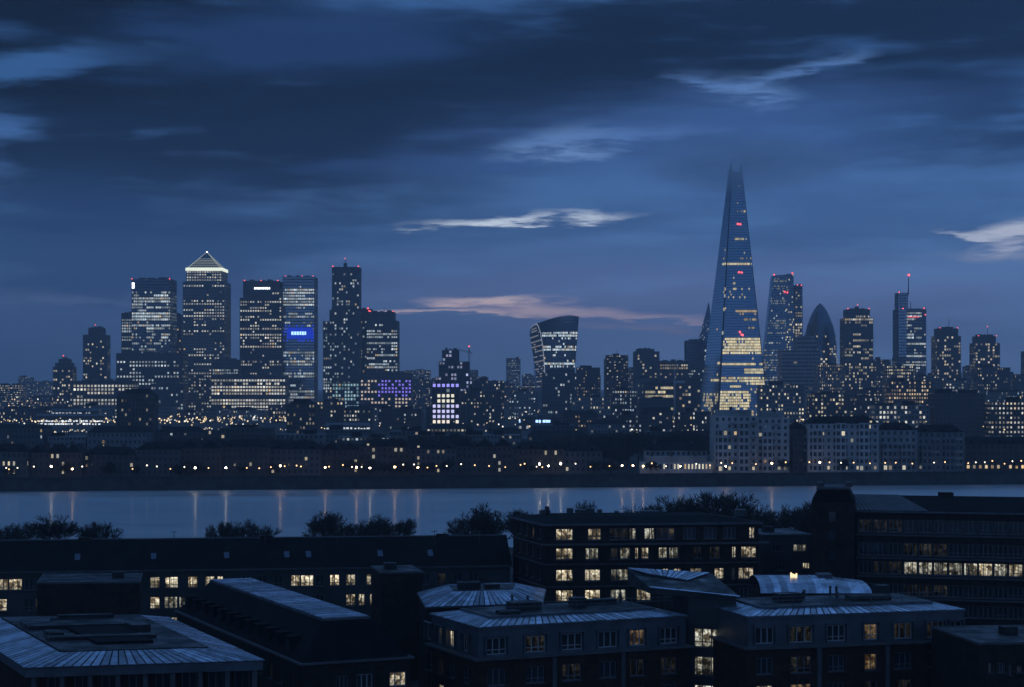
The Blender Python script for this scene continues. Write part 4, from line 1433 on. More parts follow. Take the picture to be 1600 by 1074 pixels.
    for q in range(nc):
        s = x0 + (q + 0.5 + rng.uniform(-.2, .2)) * (x1 - x0) / nc
        Cc = MB(); Cc.box(s - 0.6, s + 0.6, d + dep / 2 - 1, d + dep / 2 + 1, h_ + 1, h_ + rng.uniform(4.2, 5.4))
        Cc.build('chimney', 'brick_far', root)
    return root


rng = random.Random(400)
for i, (a, b_, h_, de) in enumerate([(-30, 42, 10.5, 0.3), (44, 128, 10, 0.3), (131, 210, 9, 0.03), (212, 280, 11, 0.03), (282, 345, 11.5, 0.05), (347, 420, 12, 0.05), (422, 500, 11, 0.04), (502, 560, 10.5, 0.05), (562, 640, 12, 0.06), (642, 712, 11, 0.04), (714, 800, 12, 0.04), (802, 880, 10.5, 0.06), (882, 940, 9.5, 0.04)]):
    lab = ('brick' if i % 3 else 'grey stone') + (' waterfront terrace with many lit windows at the left end of the promenade' if de > 0.2 else ' waterfront terrace with a %s roof and %s storeys behind the promenade' % (['hipped', 'multi-gabled', 'hipped'][i % 3], 'three' if h_ < 11 else 'four'))
    riverside(a, b_, h_, lab, 'brick_far' if i % 3 else 'stone_dark', 410 + i, 3 if h_ < 11 else 4, de, roof=['hip', 'gable', 'hip'][i % 3], ground=0.12 if de > 0.2 else 0.03, group='lit terraces at the left end' if de > 0.2 else 'dark terrace houses along the promenade', br=0.6 if de > 0.2 else 0.4)
# pavilion with a colonnade of lamps
d = dbank(1058, 12)
r_ = riverside(1002, 1112, 4.4, 'low riverside pavilion with a brightly lit ground floor and pale roof', 'stone_pale', 430, 1, 0.0, 12, 12, 1.6, 'flat', 0.75, 0.85, 'pavilion', None, 'pavilion', CREAM, 'render_grey')
riverside(1008, 1104, 9.2, 'pale two-storey building directly behind the riverside pavilion', 'render_grey', 431, 3, 0.03, 30, 10, roof='hip')
# pale residential blocks
r_ = riverside(1116, 1182, 25, 'tallest pale riverside apartment block, left of its stepped neighbour', 'stone_pale', 432, 8, 0.03, 13, 18, 2.7, 'flat', 0.35, 0.55, name='apartment_block', cat='apartment block', roofmat='render_grey')
riverside(1183, 1232, 24, 'pale apartment block with a lit stairwell, joined to the tallest one', 'stone_pale', 433, 8, 0.05, 15, 18, 2.7, 'flat', 0.35, 0.55, name='apartment_block', cat='apartment block', roofmat='render_grey')
riverside(1234, 1262, 19, 'narrow recessed apartment block with a darker brick face', 'brick_far', 434, 6, 0.04, 20, 14, 2.7, 'hip', 0.2, name='apartment_block', cat='apartment block')
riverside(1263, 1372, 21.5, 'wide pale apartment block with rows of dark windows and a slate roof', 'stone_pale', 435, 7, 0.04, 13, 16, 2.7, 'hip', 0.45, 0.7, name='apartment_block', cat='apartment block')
riverside(1374, 1432, 18.5, 'grey apartment block beside the wide pale one', 'render_grey', 436, 6, 0.04, 14, 15, 2.7, 'hip', 0.25, name='apartment_block', cat='apartment block')
riverside(1434, 1506, 17.5, 'dark apartment block with a hipped roof', 'stone_mid', 437, 6, 0.03, 14, 15, 2.7, 'hip', 0.1, name='apartment_block', cat='apartment block')
riverside(1508, 1640, 12, 'long dark waterfront building with an orange-lit arcade', 'brick_far', 438, 4, 0.05, 14, 15, 2.7, 'hip', 0.75, 0.8, tint=WARM)

# promenade lamps
LAMP = {}


def promenade_lamp(px, off, warm, bright):
    key = (warm, bright)
    if key not in LAMP:
        r = 0.40 if bright else 0.30
        b = MB(); b.tube((0, 0, 0), (0, 0, 4.2), 0.09, 0.06, 6); b.tube((0, 0, 0), (0, 0, 0.5), 0.16, 0.12, 6)
        post = b.mesh('post', 'iron')
        b = MB(); b.ball((0, 0, 4.6), r, k=8, rings=6)
        lan = b.mesh('lantern', ('warm_lamp' if warm else 'pale_lamp') + ('' if bright else '_dim'))
        b = MB(); b.tube((0, 0, 4.98), (0, 0, 5.2), 0.25, 0.02, 6)
        cap = b.mesh('cap', 'iron')
        LAMP[key] = (post, lan, cap)
    d = dbank(px, off)
    lab = ('bright ' if bright else 'dim ') + ('amber' if warm else 'white')
    root = thing('promenade_lamp', lab + ' lamp on the riverside promenade across the water', 'street lamp', (X(px, d), d, 0.0), lab + ' promenade lamps')
    k = rng.uniform(0.8, 1.15)
    for nm, me in zip(('post', 'lantern', 'lantern_cap'), LAMP[key]):
        o = link(bpy.data.objects.new(nm, me), root)
        o.scale = (1, 1, k)


rng = random.Random(500)
BRIGHT = (80, 113, 305, 353, 438, 508, 557, 578, 617, 653, 843, 857, 876, 972, 989, 1005, 1063, 1134, 1206, 1281)
for px in BRIGHT:
    promenade_lamp(px, 2.5, px < 840 and rng.random() < 0.6 or px > 960, True)
for px in (8, 14, 27, 52, 128, 208, 228, 245, 268, 290, 325, 386, 405, 425, 444, 462, 470, 513, 534, 550, 566, 630, 648, 666, 683, 697, 720, 742, 764, 790, 812, 818, 838, 849, 900, 922, 951, 1018, 1040, 1088, 1110, 1126, 1144, 1183, 1226, 1266, 1298, 1314, 1332, 1358, 1382, 1398, 1424, 1460, 1478, 1513, 1525, 1540, 1552, 1569, 1583, 1596):
    promenade_lamp(px + rng.uniform(-2, 2), rng.choice([3.5, 6.5]), rng.random() < 0.6, False)


# ------------------------------------------------------------------ bare winter trees
def tree_meshes(seed, H=11.0, spread=1.0, twigs=1.0):
    """trunk and limbs in one mesh, the fine twigs of the crown in another"""
    rng = random.Random(seed)
    trunk, crown = MB(), MB()

    def grow(p, dirv, ln, r, lev):
        n = 3 if lev < 2 else 2
        q = p
        dv = dirv
        for s in range(n):
            dv = (dv + Vector((rng.gauss(0, .13), rng.gauss(0, .13), rng.gauss(0.03, .08)))).normalized()
            e = q + dv * (ln / n)
            r1 = r * 0.84
            (trunk if lev < 2 else crown).tube(q, e, r, r1, 5 if lev < 2 else 3, cap=False)
            if lev < 5 and (s > 0 or lev > 1):
                for _ in range(2 if lev > 0 else 3):
                    if rng.random() < (0.95 if lev < 3 else 0.92 * twigs):
                        ax = Vector((rng.gauss(0, 1), rng.gauss(0, 1), rng.gauss(0.1, 0.45))).normalized()
                        nd = (dv * rng.uniform(0.55, 0.95) + ax * spread * rng.uniform(0.5, 0.9)).normalized()
                        if nd.z < -0.15:
                            nd.z = abs(nd.z) * 0.4
                        grow(e, nd, ln * rng.uniform(0.58, 0.82), max(0.036, r1 * 0.62), lev + 1)
            q, r = e, r1
        if lev < 5:
            grow(q, (dv + Vector((rng.gauss(0, .3), rng.gauss(0, .3), 0.1))).normalized(), ln * 0.72, max(0.036, r * 0.75), lev + 1)
    grow(Vector((0, 0, 0)), Vector((0, 0, 1)), H * 0.30, H * 0.021, 0)
    mz = max(v[2] for v in crown.v)
    k = H / mz
    for b in (trunk, crown):
        b.v = [(v[0] * k, v[1] * k, v[2] * k) for v in b.v]
    return trunk.mesh('trunk', 'bark'), crown.mesh('crown', 'bark')


TREES = [tree_meshes(s, 11.0, sp, tw) for s, sp, tw in ((1, 0.8, 0.9), (2, 1.0, 0.9), (3, 0.75, 0.95), (5, 1.1, 0.9))]
TREES_T = [tree_meshes(8, 11.0, 0.42, 0.9)]


def tree(px, ytop, d, label, group, kind, rz, wide=1.0, base=0.0, ms=TREES):
    H = Z(ytop, d) - base
    root = thing('bare_tree', label, 'tree', (X(px, d), d, base), group, rz)
    k = H / 11.0
    for nm, me in zip(('trunk', 'crown'), ms[kind % len(ms)]):
        o = link(bpy.data.objects.new(nm, me), root)
        o.scale = (k * wide, k * wide, k)
    return root


rng = random.Random(600)
for i, (px, yt, d, w, lab) in enumerate([
        (-6, 826, 420, 0.8, 'bare winter tree at the far left of the dark ridge'), (22, 822, 430, 0.8, 'bare winter tree at the far left of the dark ridge'),
        (98, 805, 440, 1.25, 'broad bare tree rising behind the left end of the dark ridge'), (66, 818, 452, 0.9, 'broad bare tree rising behind the left end of the dark ridge'), (146, 819, 430, 1.0, 'broad bare tree rising behind the left end of the dark ridge'),
        (333, 824, 440, 0.55, 'small spiky tree by the water behind the dark ridge'), (372, 817, 452, 0.8, 'small spiky tree by the water behind the dark ridge'), (416, 814, 436, 0.85, 'small spiky tree by the water behind the dark ridge'),
        (500, 808, 440, 1.0, 'bushy bare tree on the near river bank'), (532, 802, 450, 1.15, 'bushy bare tree on the near river bank'), (563, 812, 440, 0.95, 'bushy bare tree on the near river bank'),
        (606, 808, 445, 0.95, 'bushy bare tree on the near river bank'), (630, 813, 450, 0.9, 'bushy bare tree on the near river bank'),
        (720, 814, 430, 0.9, 'bare tree left of the five-storey lit building'), (755, 800, 440, 1.0, 'bare tree left of the five-storey lit building'), (795, 788, 448, 1.1, 'bare tree left of the five-storey lit building'), (818, 800, 436, 0.8, 'bare tree left of the five-storey lit building'),
        (905, 785, 440, 0.6, 'thin bare tree showing over the roof plant of the lit building'),
        (1010, 790, 430, 0.9, 'dense bare tree above the right end of the lit building'), (1050, 780, 440, 1.1, 'dense bare tree above the right end of the lit building'), (1090, 771, 450, 1.2, 'dense bare tree above the right end of the lit building'),
        (1128, 773, 440, 1.1, 'dense bare tree above the right end of the lit building'), (1160, 786, 432, 1.0, 'dense bare tree above the right end of the lit building'),
        (1215, 790, 420, 1.1, 'rounded bare tree in the gap before the dark stair tower'), (1245, 786, 430, 1.15, 'rounded bare tree in the gap before the dark stair tower'), (1200, 812, 400, 0.8, 'rounded bare tree in the gap before the dark stair tower')]):
    tree(px, yt - 5, d, lab, lab.replace('tree', 'trees', 1), i, rng.uniform(0, 6.28), w)
tree(350, 812, 438, 'tall narrow pointed tree among the small spiky trees', None, 0, 0.5, 0.8, ms=TREES_T)
# trees along the far promenade and in the streets behind it
for i in range(64):
    px = rng.uniform(140, 1000)
    d = dbank(px, rng.uniform(30, 210))
    tree(px, HY + (ZC - rng.uniform(9.5, 15)) / d * F, d, 'bare dark tree among the houses across the river', 'trees among the houses across the river', i, rng.uniform(0, 6.28), rng.uniform(0.9, 1.3))
for i in range(34):
    px = rng.uniform(0, 1600) if i < 12 else rng.uniform(130, 1000)
    d = dbank(px, 10.5)
    tree(px, HY + (ZC - rng.uniform(5, 8)) / d * F, d, 'small bare tree lining the far promenade', 'trees lining the far promenade', i, rng.uniform(0, 6.28), rng.uniform(0.8, 1.1))
for i in range(14):
    px = 930 + i * 13 + rng.uniform(-5, 5)
    d = dbank(px, rng.uniform(60, 120))
    tree(px, HY + (ZC - rng.uniform(14, 19)) / d * F, d, 'large dark tree behind the riverside pavilion', 'large trees behind the pavilion', i, rng.uniform(0, 6.28), 1.2)

# ------------------------------------------------------------------ foreground: walls with real openings, windows, zinc roofs
def V2(px, d):
    return Vector((X(px, d), d))


def s_of(P, u, px):
    k = (px - 800.0) / F
    return (k * P.y - P.x) / (u.x - k * u.y)


class Wall:
    """walks from A to B with the outside on its right; openings are cut right through the skin"""
    def __init__(self, A, B):
        self.A = Vector(A); self.B = Vector(B)
        self.u = (self.B - self.A).normalized(); self.L = (self.B - self.A).length
        self.n = Vector((self.u.y, -self.u.x))
        self.op = []

    def at(self, s, z, o=0.0):
        p = self.A + self.u * s + self.n * o
        return (p.x, p.y, z)

    def px(self, px):
        return s_of(self.A, self.u, px)

    def skin(self, mb, z0, z1, ops, t=0.22, s0=0.0, s1=None):
        s1 = self.L if s1 is None else s1
        ss = sorted({s0, s1} | {max(s0, min(s1, v)) for o in ops for v in (o[0], o[1])})
        zs = sorted({z0, z1} | {max(z0, min(z1, v)) for o in ops for v in (o[2], o[3])})
        for a, b_ in zip(ss, ss[1:]):
            for c, e in zip(zs, zs[1:]):
                m_, k_ = (a + b_) / 2, (c + e) / 2
                if any(o[0] < m_ < o[1] and o[2] < k_ < o[3] for o in ops):
                    continue
                mb.quad(self.at(a, c), self.at(b_, c), self.at(b_, e), self.at(a, e))
        for o in ops:
            a, b_, c, e = o
            mb.quad(self.at(a, c), self.at(b_, c), self.at(b_, c, -t), self.at(a, c, -t))
            mb.quad(self.at(a, e, -t), self.at(b_, e, -t), self.at(b_, e), self.at(a, e))
            mb.quad(self.at(a, c, -t), self.at(a, e, -t), self.at(a, e), self.at(a, c))
            mb.quad(self.at(b_, c), self.at(b_, e), self.at(b_, e, -t), self.at(b_, c, -t))


WIN = {}


def window(root, wall, s, z, w, h_, pane='pane_dark', mull=2, trans=0, t=0.22, frame='frame_paint', sill=True, hood=False, fw=0.11):
    """a window in an opening: frame with glazing bars, one pane behind it, a sill in front"""
    key = (round(w, 2), round(h_, 2), mull, trans, frame, sill, hood)
    if key not in WIN:
        b = MB()
        b.box(-w / 2, w / 2, 0, 0.09, 0, fw); b.box(-w / 2, w / 2, 0, 0.09, h_ - fw, h_)
        b.box(-w / 2, -w / 2 + fw, 0.002, 0.088, fw, h_ - fw); b.box(w / 2 - fw, w / 2, 0.002, 0.088, fw, h_ - fw)
        for i in range(1, mull + 1):
            x = -w / 2 + w * i / (mull + 1)
            b.box(x - fw * 0.55, x + fw * 0.55, 0.004, 0.086, fw, h_ - fw)
        for i in range(1, trans + 1):
            zz = h_ * (0.28 if trans == 1 else i / (trans + 1))
            b.box(-w / 2 + fw, w / 2 - fw, 0.006, 0.084, zz - fw * 0.4, zz + fw * 0.4)
        fr = b.mesh('window', frame)
        b = MB(); b.quad((-w / 2, 0.06, 0), (w / 2, 0.06, 0), (w / 2, 0.06, h_), (-w / 2, 0.06, h_))
        panes = {}
        sl = hd = None
        if sill:
            b2 = MB(); b2.box(-w / 2 - 0.1, w / 2 + 0.1, -0.34, -0.0, -0.1, -0.005); sl = b2.mesh('sill', 'trim')
        if hood:
            b2 = MB()
            b2.prism([(-w / 2 - 0.28, -0.50), (w / 2 + 0.28, -0.50), (w / 2 + 0.28, -0.2), (-w / 2 - 0.28, -0.2)], h_ + 0.12, h_ + 0.24)
            for sx in (-1, 1):
                xx = sx * (w / 2 + 0.17)
                b2.box(xx - 0.09, xx + 0.09, -0.46, -0.215, -0.05, h_ + 0.115)
            hd = b2.mesh('surround', 'zinc_wall')
        WIN[key] = (fr, b, panes, sl, hd)
    fr, pb_, panes, sl, hd = WIN[key]
    if pane not in panes:
        panes[pane] = pb_.mesh('pane', pane)
    p = wall.at(s, z, -t + 0.02)
    ro = parent_world(root)
    o = link(bpy.data.objects.new('window', fr), root)
    o.location = (p[0] - ro[0], p[1] - ro[1], p[2] - ro[2])
    o.rotation_euler = (0, 0, math.atan2(wall.u.y, wall.u.x))
    link(bpy.data.objects.new('pane', panes[pane]), o)
    if sl: link(bpy.data.objects.new('sill', sl), o)
    if hd: link(bpy.data.objects.new('surround', hd), o)
    return o


def pick(rng, k):
    """k: how likely the room is lit"""
    r = rng.random()
    if r < k * 0.55: return 'room_cream'
    if r < k * 0.75: return 'room_white'
    if r < k: return 'room_amber'
    if r < k + 0.12: return 'room_dim'
    return 'pane_dark'


def panels(root, a0, b0, a1, b1, n, mat='zinc', name='roof_panel', lift=0.06, skip=0.0):
    """standing-seam trays between the lower edge a0-b0 and the upper edge a1-b1, each its own piece"""
    a0, b0, a1, b1 = map(Vector, (a0, b0, a1, b1))
    for i in range(n):
        g_ = 0.10
        t0, t1 = (i + g_) / n, (i + 1 - g_) / n
        p, q, r, s = a0.lerp(b0, t0), a0.lerp(b0, t1), a1.lerp(b1, t1), a1.lerp(b1, t0)
        nn = (q - p).cross(s - p).normalized()
        m = MB()
        lo = [v - nn * 0.02 for v in (p, q, r, s)]; hi = [v + nn * lift for v in (p, q, r, s)]
        m.quad(*[tuple(v) for v in hi])
        for x in range(4):
            y = (x + 1) % 4
            m.quad(tuple(lo[x]), tuple(lo[y]), tuple(hi[y]), tuple(hi[x]))
        m.build(name, mat, root)


def ring(pts, o):
    """offset a ccw plan polygon inwards by o"""
    n = len(pts); out = []
    for i in range(n):
        a, b_, c = Vector(pts[i - 1]), Vector(pts[i]), Vector(pts[(i + 1) % n])
        u1, u2 = (b_ - a).normalized(), (c - b_).normalized()
        n1, n2 = Vector((-u1.y, u1.x)), Vector((-u2.y, u2.x))
        k = o / (1 + n1.dot(n2))
        out.append(tuple(b_ + (n1 + n2) * k))
    return out


def shell(root, pts, z0, z1, mat, ops=None, name='wall', t=0.22):
    """outer walls over a plan polygon; ops: {side index: openings}; returns the Wall of each side"""
    ws = []
    for i in range(len(pts)):
        w = Wall(pts[i], pts[(i + 1) % len(pts)])
        b = MB(); w.skin(b, z0, z1, (ops or {}).get(i, []), t)
        b.build(name, mat, root)
        ws.append(w)
    return ws


def cornice(root, pts, z, h_, o, mat='trim', name='cornice'):
    b = MB(); b.prism(ring(pts, -o), z, z + h_); b.build(name, mat, root)


def flat_roof(root, pts, z, mat='felt', name='roof'):
    b = MB(); b.poly([(p[0], p[1], z) for p in pts]); b.build(name, mat, root)


def clutter(root, pts, z, spec, mat='felt'):
    """roof plant: (u, v, size along, size across, height) in the polygon's own frame"""
    A, B, D_ = Vector(pts[0]), Vector(pts[1]), Vector(pts[3])
    for u, v, w, l, h_ in spec:
        c = A + (B - A) * u + (D_ - A) * v
        e1 = (B - A).normalized(); e2 = (D_ - A).normalized()
        q = [c - e1 * w / 2 - e2 * l / 2, c + e1 * w / 2 - e2 * l / 2, c + e1 * w / 2 + e2 * l / 2, c - e1 * w / 2 + e2 * l / 2]
        b = MB(); b.prism([tuple(p) for p in q], z, z + h_)
        b.build('roof_plant', mat, root)


U = Vector((0.911, 0.412)); N_ = Vector((-0.412, 0.911))


def mansard(name, label, A, lenf, lenl, zs, seed, winf, winl, lit, u=U, n=N_, npan=(30, 14), strip=2.6, rise=0.55, floors=3):
    """brick storeys, a cornice, a steep zinc storey with framed windows, a shallow seamed zinc verge, a flat roof"""
    rng = random.Random(seed)
    zc, ze = zs
    A = Vector(A)
    base = [A, A + u * lenf, A + u * lenf + n * lenl, A + n * lenl]
    base = [tuple(p) for p in base]
    cx = A + u * lenf / 2 + n * lenl / 2
    root = thing(name, label, 'building', (cx.x, cx.y, 0))
    up = ring(base, 0.35)
    W = [Wall(base[i], base[(i + 1) % 4]) for i in range(4)]
    WU = [Wall(up[i], up[(i + 1) % 4]) for i in range(4)]
    ops, opu = {0: [], 3: []}, {0: [], 3: []}
    todo = []
    st = 3.1
    for side, spots in ((0, winf), (3, winl)):
        for j, (px, w) in enumerate(spots):
            su = WU[side].px(px); sw = W[side].px(px)
            if not (w < su < WU[side].L - w * 0.4): pass
            h_ = 1.85
            opu[side].append((su - w / 2, su + w / 2, zc + 0.55, zc + 0.55 + h_))
            todo.append((WU[side], su, zc + 0.55, w, h_, lit.get((side, 0, j), None), True))
            for f in range(1, floors + 1):
                z = zc - f * st + 0.25
                if z < 0.3: break
                ww = w * 0.92
                ops[side].append((sw - ww / 2, sw + ww / 2, z, z + 1.9))
                todo.append((W[side], sw, z, ww, 1.9, lit.get((side, f, j), None), False))
    for i in range(4):
        b = MB(); W[i].skin(b, 0, zc, ops.get(i, [])); b.build('brick_wall', 'brick', root)
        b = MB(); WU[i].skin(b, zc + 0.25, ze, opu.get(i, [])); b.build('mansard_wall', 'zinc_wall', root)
    for wl, s, z, w, h_, pn, hood in todo:
        pn = pn or ('room_dim' if rng.random() < 0.1 else 'pane_dark')
        window(root, wl, s, z, w, h_, pn, 2 if w > 1.9 else 1, 1 if rng.random() < 0.4 else 0, frame='frame_pale' if hood else 'frame_paint', sill=not hood, hood=hood)
    # pilasters between the brick bays
    for side, spots in ((0, winf),):
        xs_ = [W[side].px(p) for p, w in spots]
        for a_, b_ in list(zip(xs_, xs_[1:]))[1::2]:
            m_ = (a_ + b_) / 2
            q = [W[side].at(m_ - 0.25, 0), W[side].at(m_ + 0.25, 0), W[side].at(m_ + 0.25, 0, 0.22), W[side].at(m_ - 0.25, 0, 0.22)]
            b = MB(); b.prism([p[:2] for p in reversed(q)], 0, zc - 0.1); b.build('pilaster', 'trim', root)
    cornice(root, base, zc, 0.25, 0.35)
    cornice(root, up, ze, 0.16, 0.25, 'zinc_wall', 'eaves')
    e0 = ring(up, -0.2); e1 = ring(up, strip)
    zz = ze + 0.16
    b = MB(); b.frustum(e0, e1, zz, zz + rise - 0.03, cap=False); b.build('roof_deck', 'felt', root)
    for i, k in ((0, npan[0]), (3, npan[1]), (1, npan[1]), (2, npan[0])):
        j = (i + 1) % 4
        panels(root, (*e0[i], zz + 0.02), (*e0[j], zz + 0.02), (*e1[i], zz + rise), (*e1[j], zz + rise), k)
    b = MB(); b.prism(ring(e1, -0.05), zz + rise - 0.3, zz + rise + 0.25); b.build('kerb', 'zinc_wall', root)
    flat_roof(root, ring(e1, 0.25), zz + rise + 0.255)
    return root, W, WU, e1, zz + rise + 0.255


# front building with the zinc mansard, left of the link
A = V2(745, 211)
r1, W, WU, top, zt = mansard('mansard_block', 'near brick block with blue zinc mansard storey and seamed zinc verge', A, 26.8, 14.5, (9.5, 13.0), 700,
                             [(776, 2.4), (837, 2.5), (894, 2.6), (950, 2.4), (996, 2.0), (1045, 2.3)], [(671, 1.9), (688, 1.9), (706, 2.0), (728, 2.0)],
                             {(0, 0, 4): 'room_amber', (0, 1, 2): 'room_dim', (0, 1, 4): 'room_dim', (0, 1, 5): 'room_dim', (3, 0, 1): 'room_dim', (3, 0, 2): 'room_cream', (3, 2, 1): 'room_cream', (3, 2, 2): 'room_cream', (3, 2, 3): 'room_amber', (3, 0, 3): 'room_dim'})
clutter(r1, top, zt, [(0.14, 0.2, 2.4, 1.6, 0.35), (0.3, 0.55, 3.5, 2.2, 0.9), (0.62, 0.5, 1.6, 1.6, 1.1), (0.8, 0.7, 4.0, 1.2, 0.6)])
# right-hand block
uF = Vector((0.966, 0.258)).normalized(); nF = Vector((-uF.y, uF.x))
A = V2(1167, 215)
r2, W, WU, top, zt = mansard('mansard_block', 'near block right of the link with one amber window column', A, 27.3, 15, (10.2, 13.7), 701,
                             [(1195, 2.2), (1252, 2.8), (1307, 2.2), (1361, 1.7), (1411, 2.3), (1462, 2.2), (1494, 1.5)], [],
                             {(0, 0, 3): 'room_amber', (0, 1, 3): 'room_amber', (0, 2, 3): 'room_dim', (0, 2, 0): 'room_cream', (0, 2, 1): 'room_amber', (0, 0, 1): 'room_dim', (0, 0, 4): 'room_dim', (0, 1, 1): 'room_dim', (0, 2, 4): 'room_dim', (0, 0, 5): 'room_dim'}, u=uF, n=nF, npan=(32, 15), rise=0.5)
clutter(r2, top, zt, [(0.25, 0.55, 3.0, 2.0, 0.9), (0.7, 0.4, 5.0, 2.0, 0.5), (0.85, 0.75, 1.5, 1.5, 1.3)])

# the link between them
A, B = V2(1076, 226), V2(1150, 224)
back = 12
pts = [tuple(A), tuple(B), (B.x - 2, B.y + back), (A.x - 2, A.y + back)]
cx = (A + B) / 2
root = thing('stair_link', 'plain stair wing with two tall bright windows between the mansard blocks', 'building', (cx.x, cx.y + 6, 0))
w = Wall(A, B)
sA = w.px(1104)
ops = [(sA - 1.55, sA + 1.55, z, z + 2.25) for z in (9.05, 5.75, 2.4)]
b = MB(); w.skin(b, 0, 14.9, ops); b.build('wall', 'render_fore', root)
for i in (1, 2, 3):
    b = MB(); Wall(pts[i], pts[(i + 1) % 4]).skin(b, 0, 14.9, []); b.build('wall', 'render_fore', root)
for o in ops:
    window(root, w, sA, o[2], 3.1, 2.25, 'room_white', 2, 1, fw=0.11)
cornice(root, pts, 14.9, 0.3, 0.25)
b = MB(); b.prism(ring([tuple(V2(1140, 222.5)), tuple(V2(1164, 222.0)), tuple(V2(1163, 226)), tuple(V2(1139, 226.5))], 0.0), 0, 14.2); b.build('pier', 'render_fore', root)
# its shed roof
zr = 15.2
b = MB()
p0, p1, p2, p3 = pts
b.quad((p0[0] - 4.5, p0[1] + 1.0, zr + 0.7), (p1[0] + 0.4, p1[1] - 0.4, zr), (p2[0] + 0.4, p2[1], zr + 1.5), (p3[0] - 4.5, p3[1], zr + 1.9))
b.quad((p0[0] - 4.5, p0[1] + 1.0, zr), (p1[0] + 0.4, p1[1] - 0.4, zr - 0.3), (p1[0] + 0.4, p1[1] - 0.4, zr), (p0[0] - 4.5, p0[1] + 1.0, zr + 0.7))
b.quad((p3[0] - 4.5, p3[1], zr), (p0[0] - 4.5, p0[1] + 1.0, zr), (p0[0] - 4.5, p0[1] + 1.0, zr + 0.7), (p3[0] - 4.5, p3[1], zr + 1.9))
b.build('shed_roof', 'felt', root)
panels(root, (p0[0] - 4.5, p0[1] + 8, zr + 1.75), (p2[0] - 3, p2[1] - 5.0, zr + 1.15), (p3[0] - 4.5, p3[1] - 0.3, zr + 2.0), (p2[0] + 0.2, p2[1] - 0.3, zr + 1.6), 12)
b = MB(); b.tube((p0[0] - 4.4, p0[1] + 0.9, zr + 0.78), (p1[0] + 0.4, p1[1] - 0.4, zr + 0.06), 0.09, 0.09, 5); b.build('coping', 'zinc', root)

emitter('room_cream_flat', (1.0, 0.72, 0.42), 1.6)
# rounded metal roof behind the right block
d = 246
xa, xb = X(1188, d), X(1362, d)
root = thing('barrel_roof_block', 'long block with a rounded wet metal roof behind the right-hand mansard block', 'building', ((xa + xb) / 2, d + 6, 0))
b = MB(); b.box(xa, xb, d, d + 12, 0, 13.2); b.build('wall', 'brick_brown', root)
nb_ = 16
for i in range(nb_):
    x0, x1 = xa + (xb - xa) * (i + 0.01) / nb_, xa + (xb - xa) * (i + 0.99) / nb_
    b = MB()
    for k in range(8):
        a0, a1 = math.pi * k / 8, math.pi * (k + 1) / 8
        f = lambda a: (d + 6 - 6.3 * math.cos(a), 13.2 + (1.6 - 0.8 * max(0, i - 9) / 7) * math.sin(a))
        (ya, za_), (yb_, zb_) = f(a0), f(a1)
        b.quad((x0, ya, za_), (x1, ya, za_), (x1, yb_, zb_), (x0, yb_, zb_))
    b.build('roof_sheet', 'zinc', root, smooth=True)
b = MB(); b.box(X(1288, d), X(1310, d), d + 4.6, d + 7.4, 14.0, 15.1); b.build('roof_hatch', 'zinc_wall', root)
for x_, z_ in ((1243.5, 0.3), (1246.5, 0.15), (1249.5, 0.05), (1252, 0.2)):
    b = MB(); b.box(X(x_, d), X(x_ + 2.0, d), d + 4.6, d + 4.9, 14.7, 15.05 + z_); b.build('roof_light', 'room_cream_flat', root)

# hipped zinc roof behind the left mansard block
P = [V2(668, 236), V2(845, 240), V2(850, 256), V2(655, 252)]
pts = [tuple(p) for p in P]
cx = sum((Vector(p) for p in pts), Vector((0, 0))) / 4
root = thing('hipped_block', 'low block with a pale-edged hipped zinc roof behind the left mansard block', 'building', (cx.x, cx.y, 0))
shell(root, pts, 0, 12.4, 'brick_brown')
cornice(root, pts, 12.4, 0.15, 0.3, 'zinc_wall', 'eaves')
e0, e1 = ring(pts, -0.2), ring(pts, 3.6)
b = MB(); b.frustum(e0, e1, 12.55, 13.85); b.build('roof_deck', 'felt', root)
for i, k in ((0, 20), (1, 14), (2, 20), (3, 14)):
    j = (i + 1) % 4
    panels(root, (*e0[i], 12.58), (*e0[j], 12.58), (*e1[i], 13.9), (*e1[j], 13.9), k)
clutter(root, e1, 13.86, [(0.3, 0.5, 3, 2, 0.8), (0.7, 0.5, 2, 2, 0.5)])

# ------------------------------------------------------------------ left: the low flat building with a zinc rim
P = [V2(40, 186), V2(411, 191), V2(262, 226), V2(-70, 222)]
pts = [tuple(p) for p in P]
cx = sum((Vector(p) for p in pts), Vector((0, 0))) / 4
root = thing('flat_roof_block', 'near flat-roofed block at the left with a wide seamed zinc rim', 'building', (cx.x, cx.y, 0))
ze = 40 - 433 * 191 / 3000
inn = ring(pts, 1.6)
W = Wall(inn[0], inn[1])
ops = [(s - 0.75, s + 0.75, ze - 3.2, ze - 1.1) for s in [1.5 + 2.6 * i for i in range(8)]]
b = MB(); W.skin(b, 0, ze - 0.9, ops); b.build('wall', 'brick', root)
for o in ops:
    window(root, W, (o[0] + o[1]) / 2, o[2], 1.5, 2.1, 'pane_dark', 1)
for i in (1, 2, 3):
    b = MB(); Wall(inn[i], inn[(i + 1) % 4]).skin(b, 0, ze - 0.9, []); b.build('wall', 'brick', root)
b = MB(); b.prism(pts, ze - 0.9, ze); b.build('fascia', 'zinc_wall', root)
wf = Wall(pts[0], pts[1])
for i in range(9):
    s = 0.8 + i * (wf.L - 1.6) / 8
    p = wf.at(s, 0, -0.45)
    b = MB(); b.box(p[0] - 0.22, p[0] + 0.22, p[1] - 0.22, p[1] + 0.22, 0, ze - 0.9); b.build('column', 'trim', root)
e0, e1 = ring(pts, -0.15), ring(pts, 4.0)
b = MB(); b.frustum(e0, e1, ze + 0.02, ze + 0.8); b.build('roof_deck', 'felt', root)
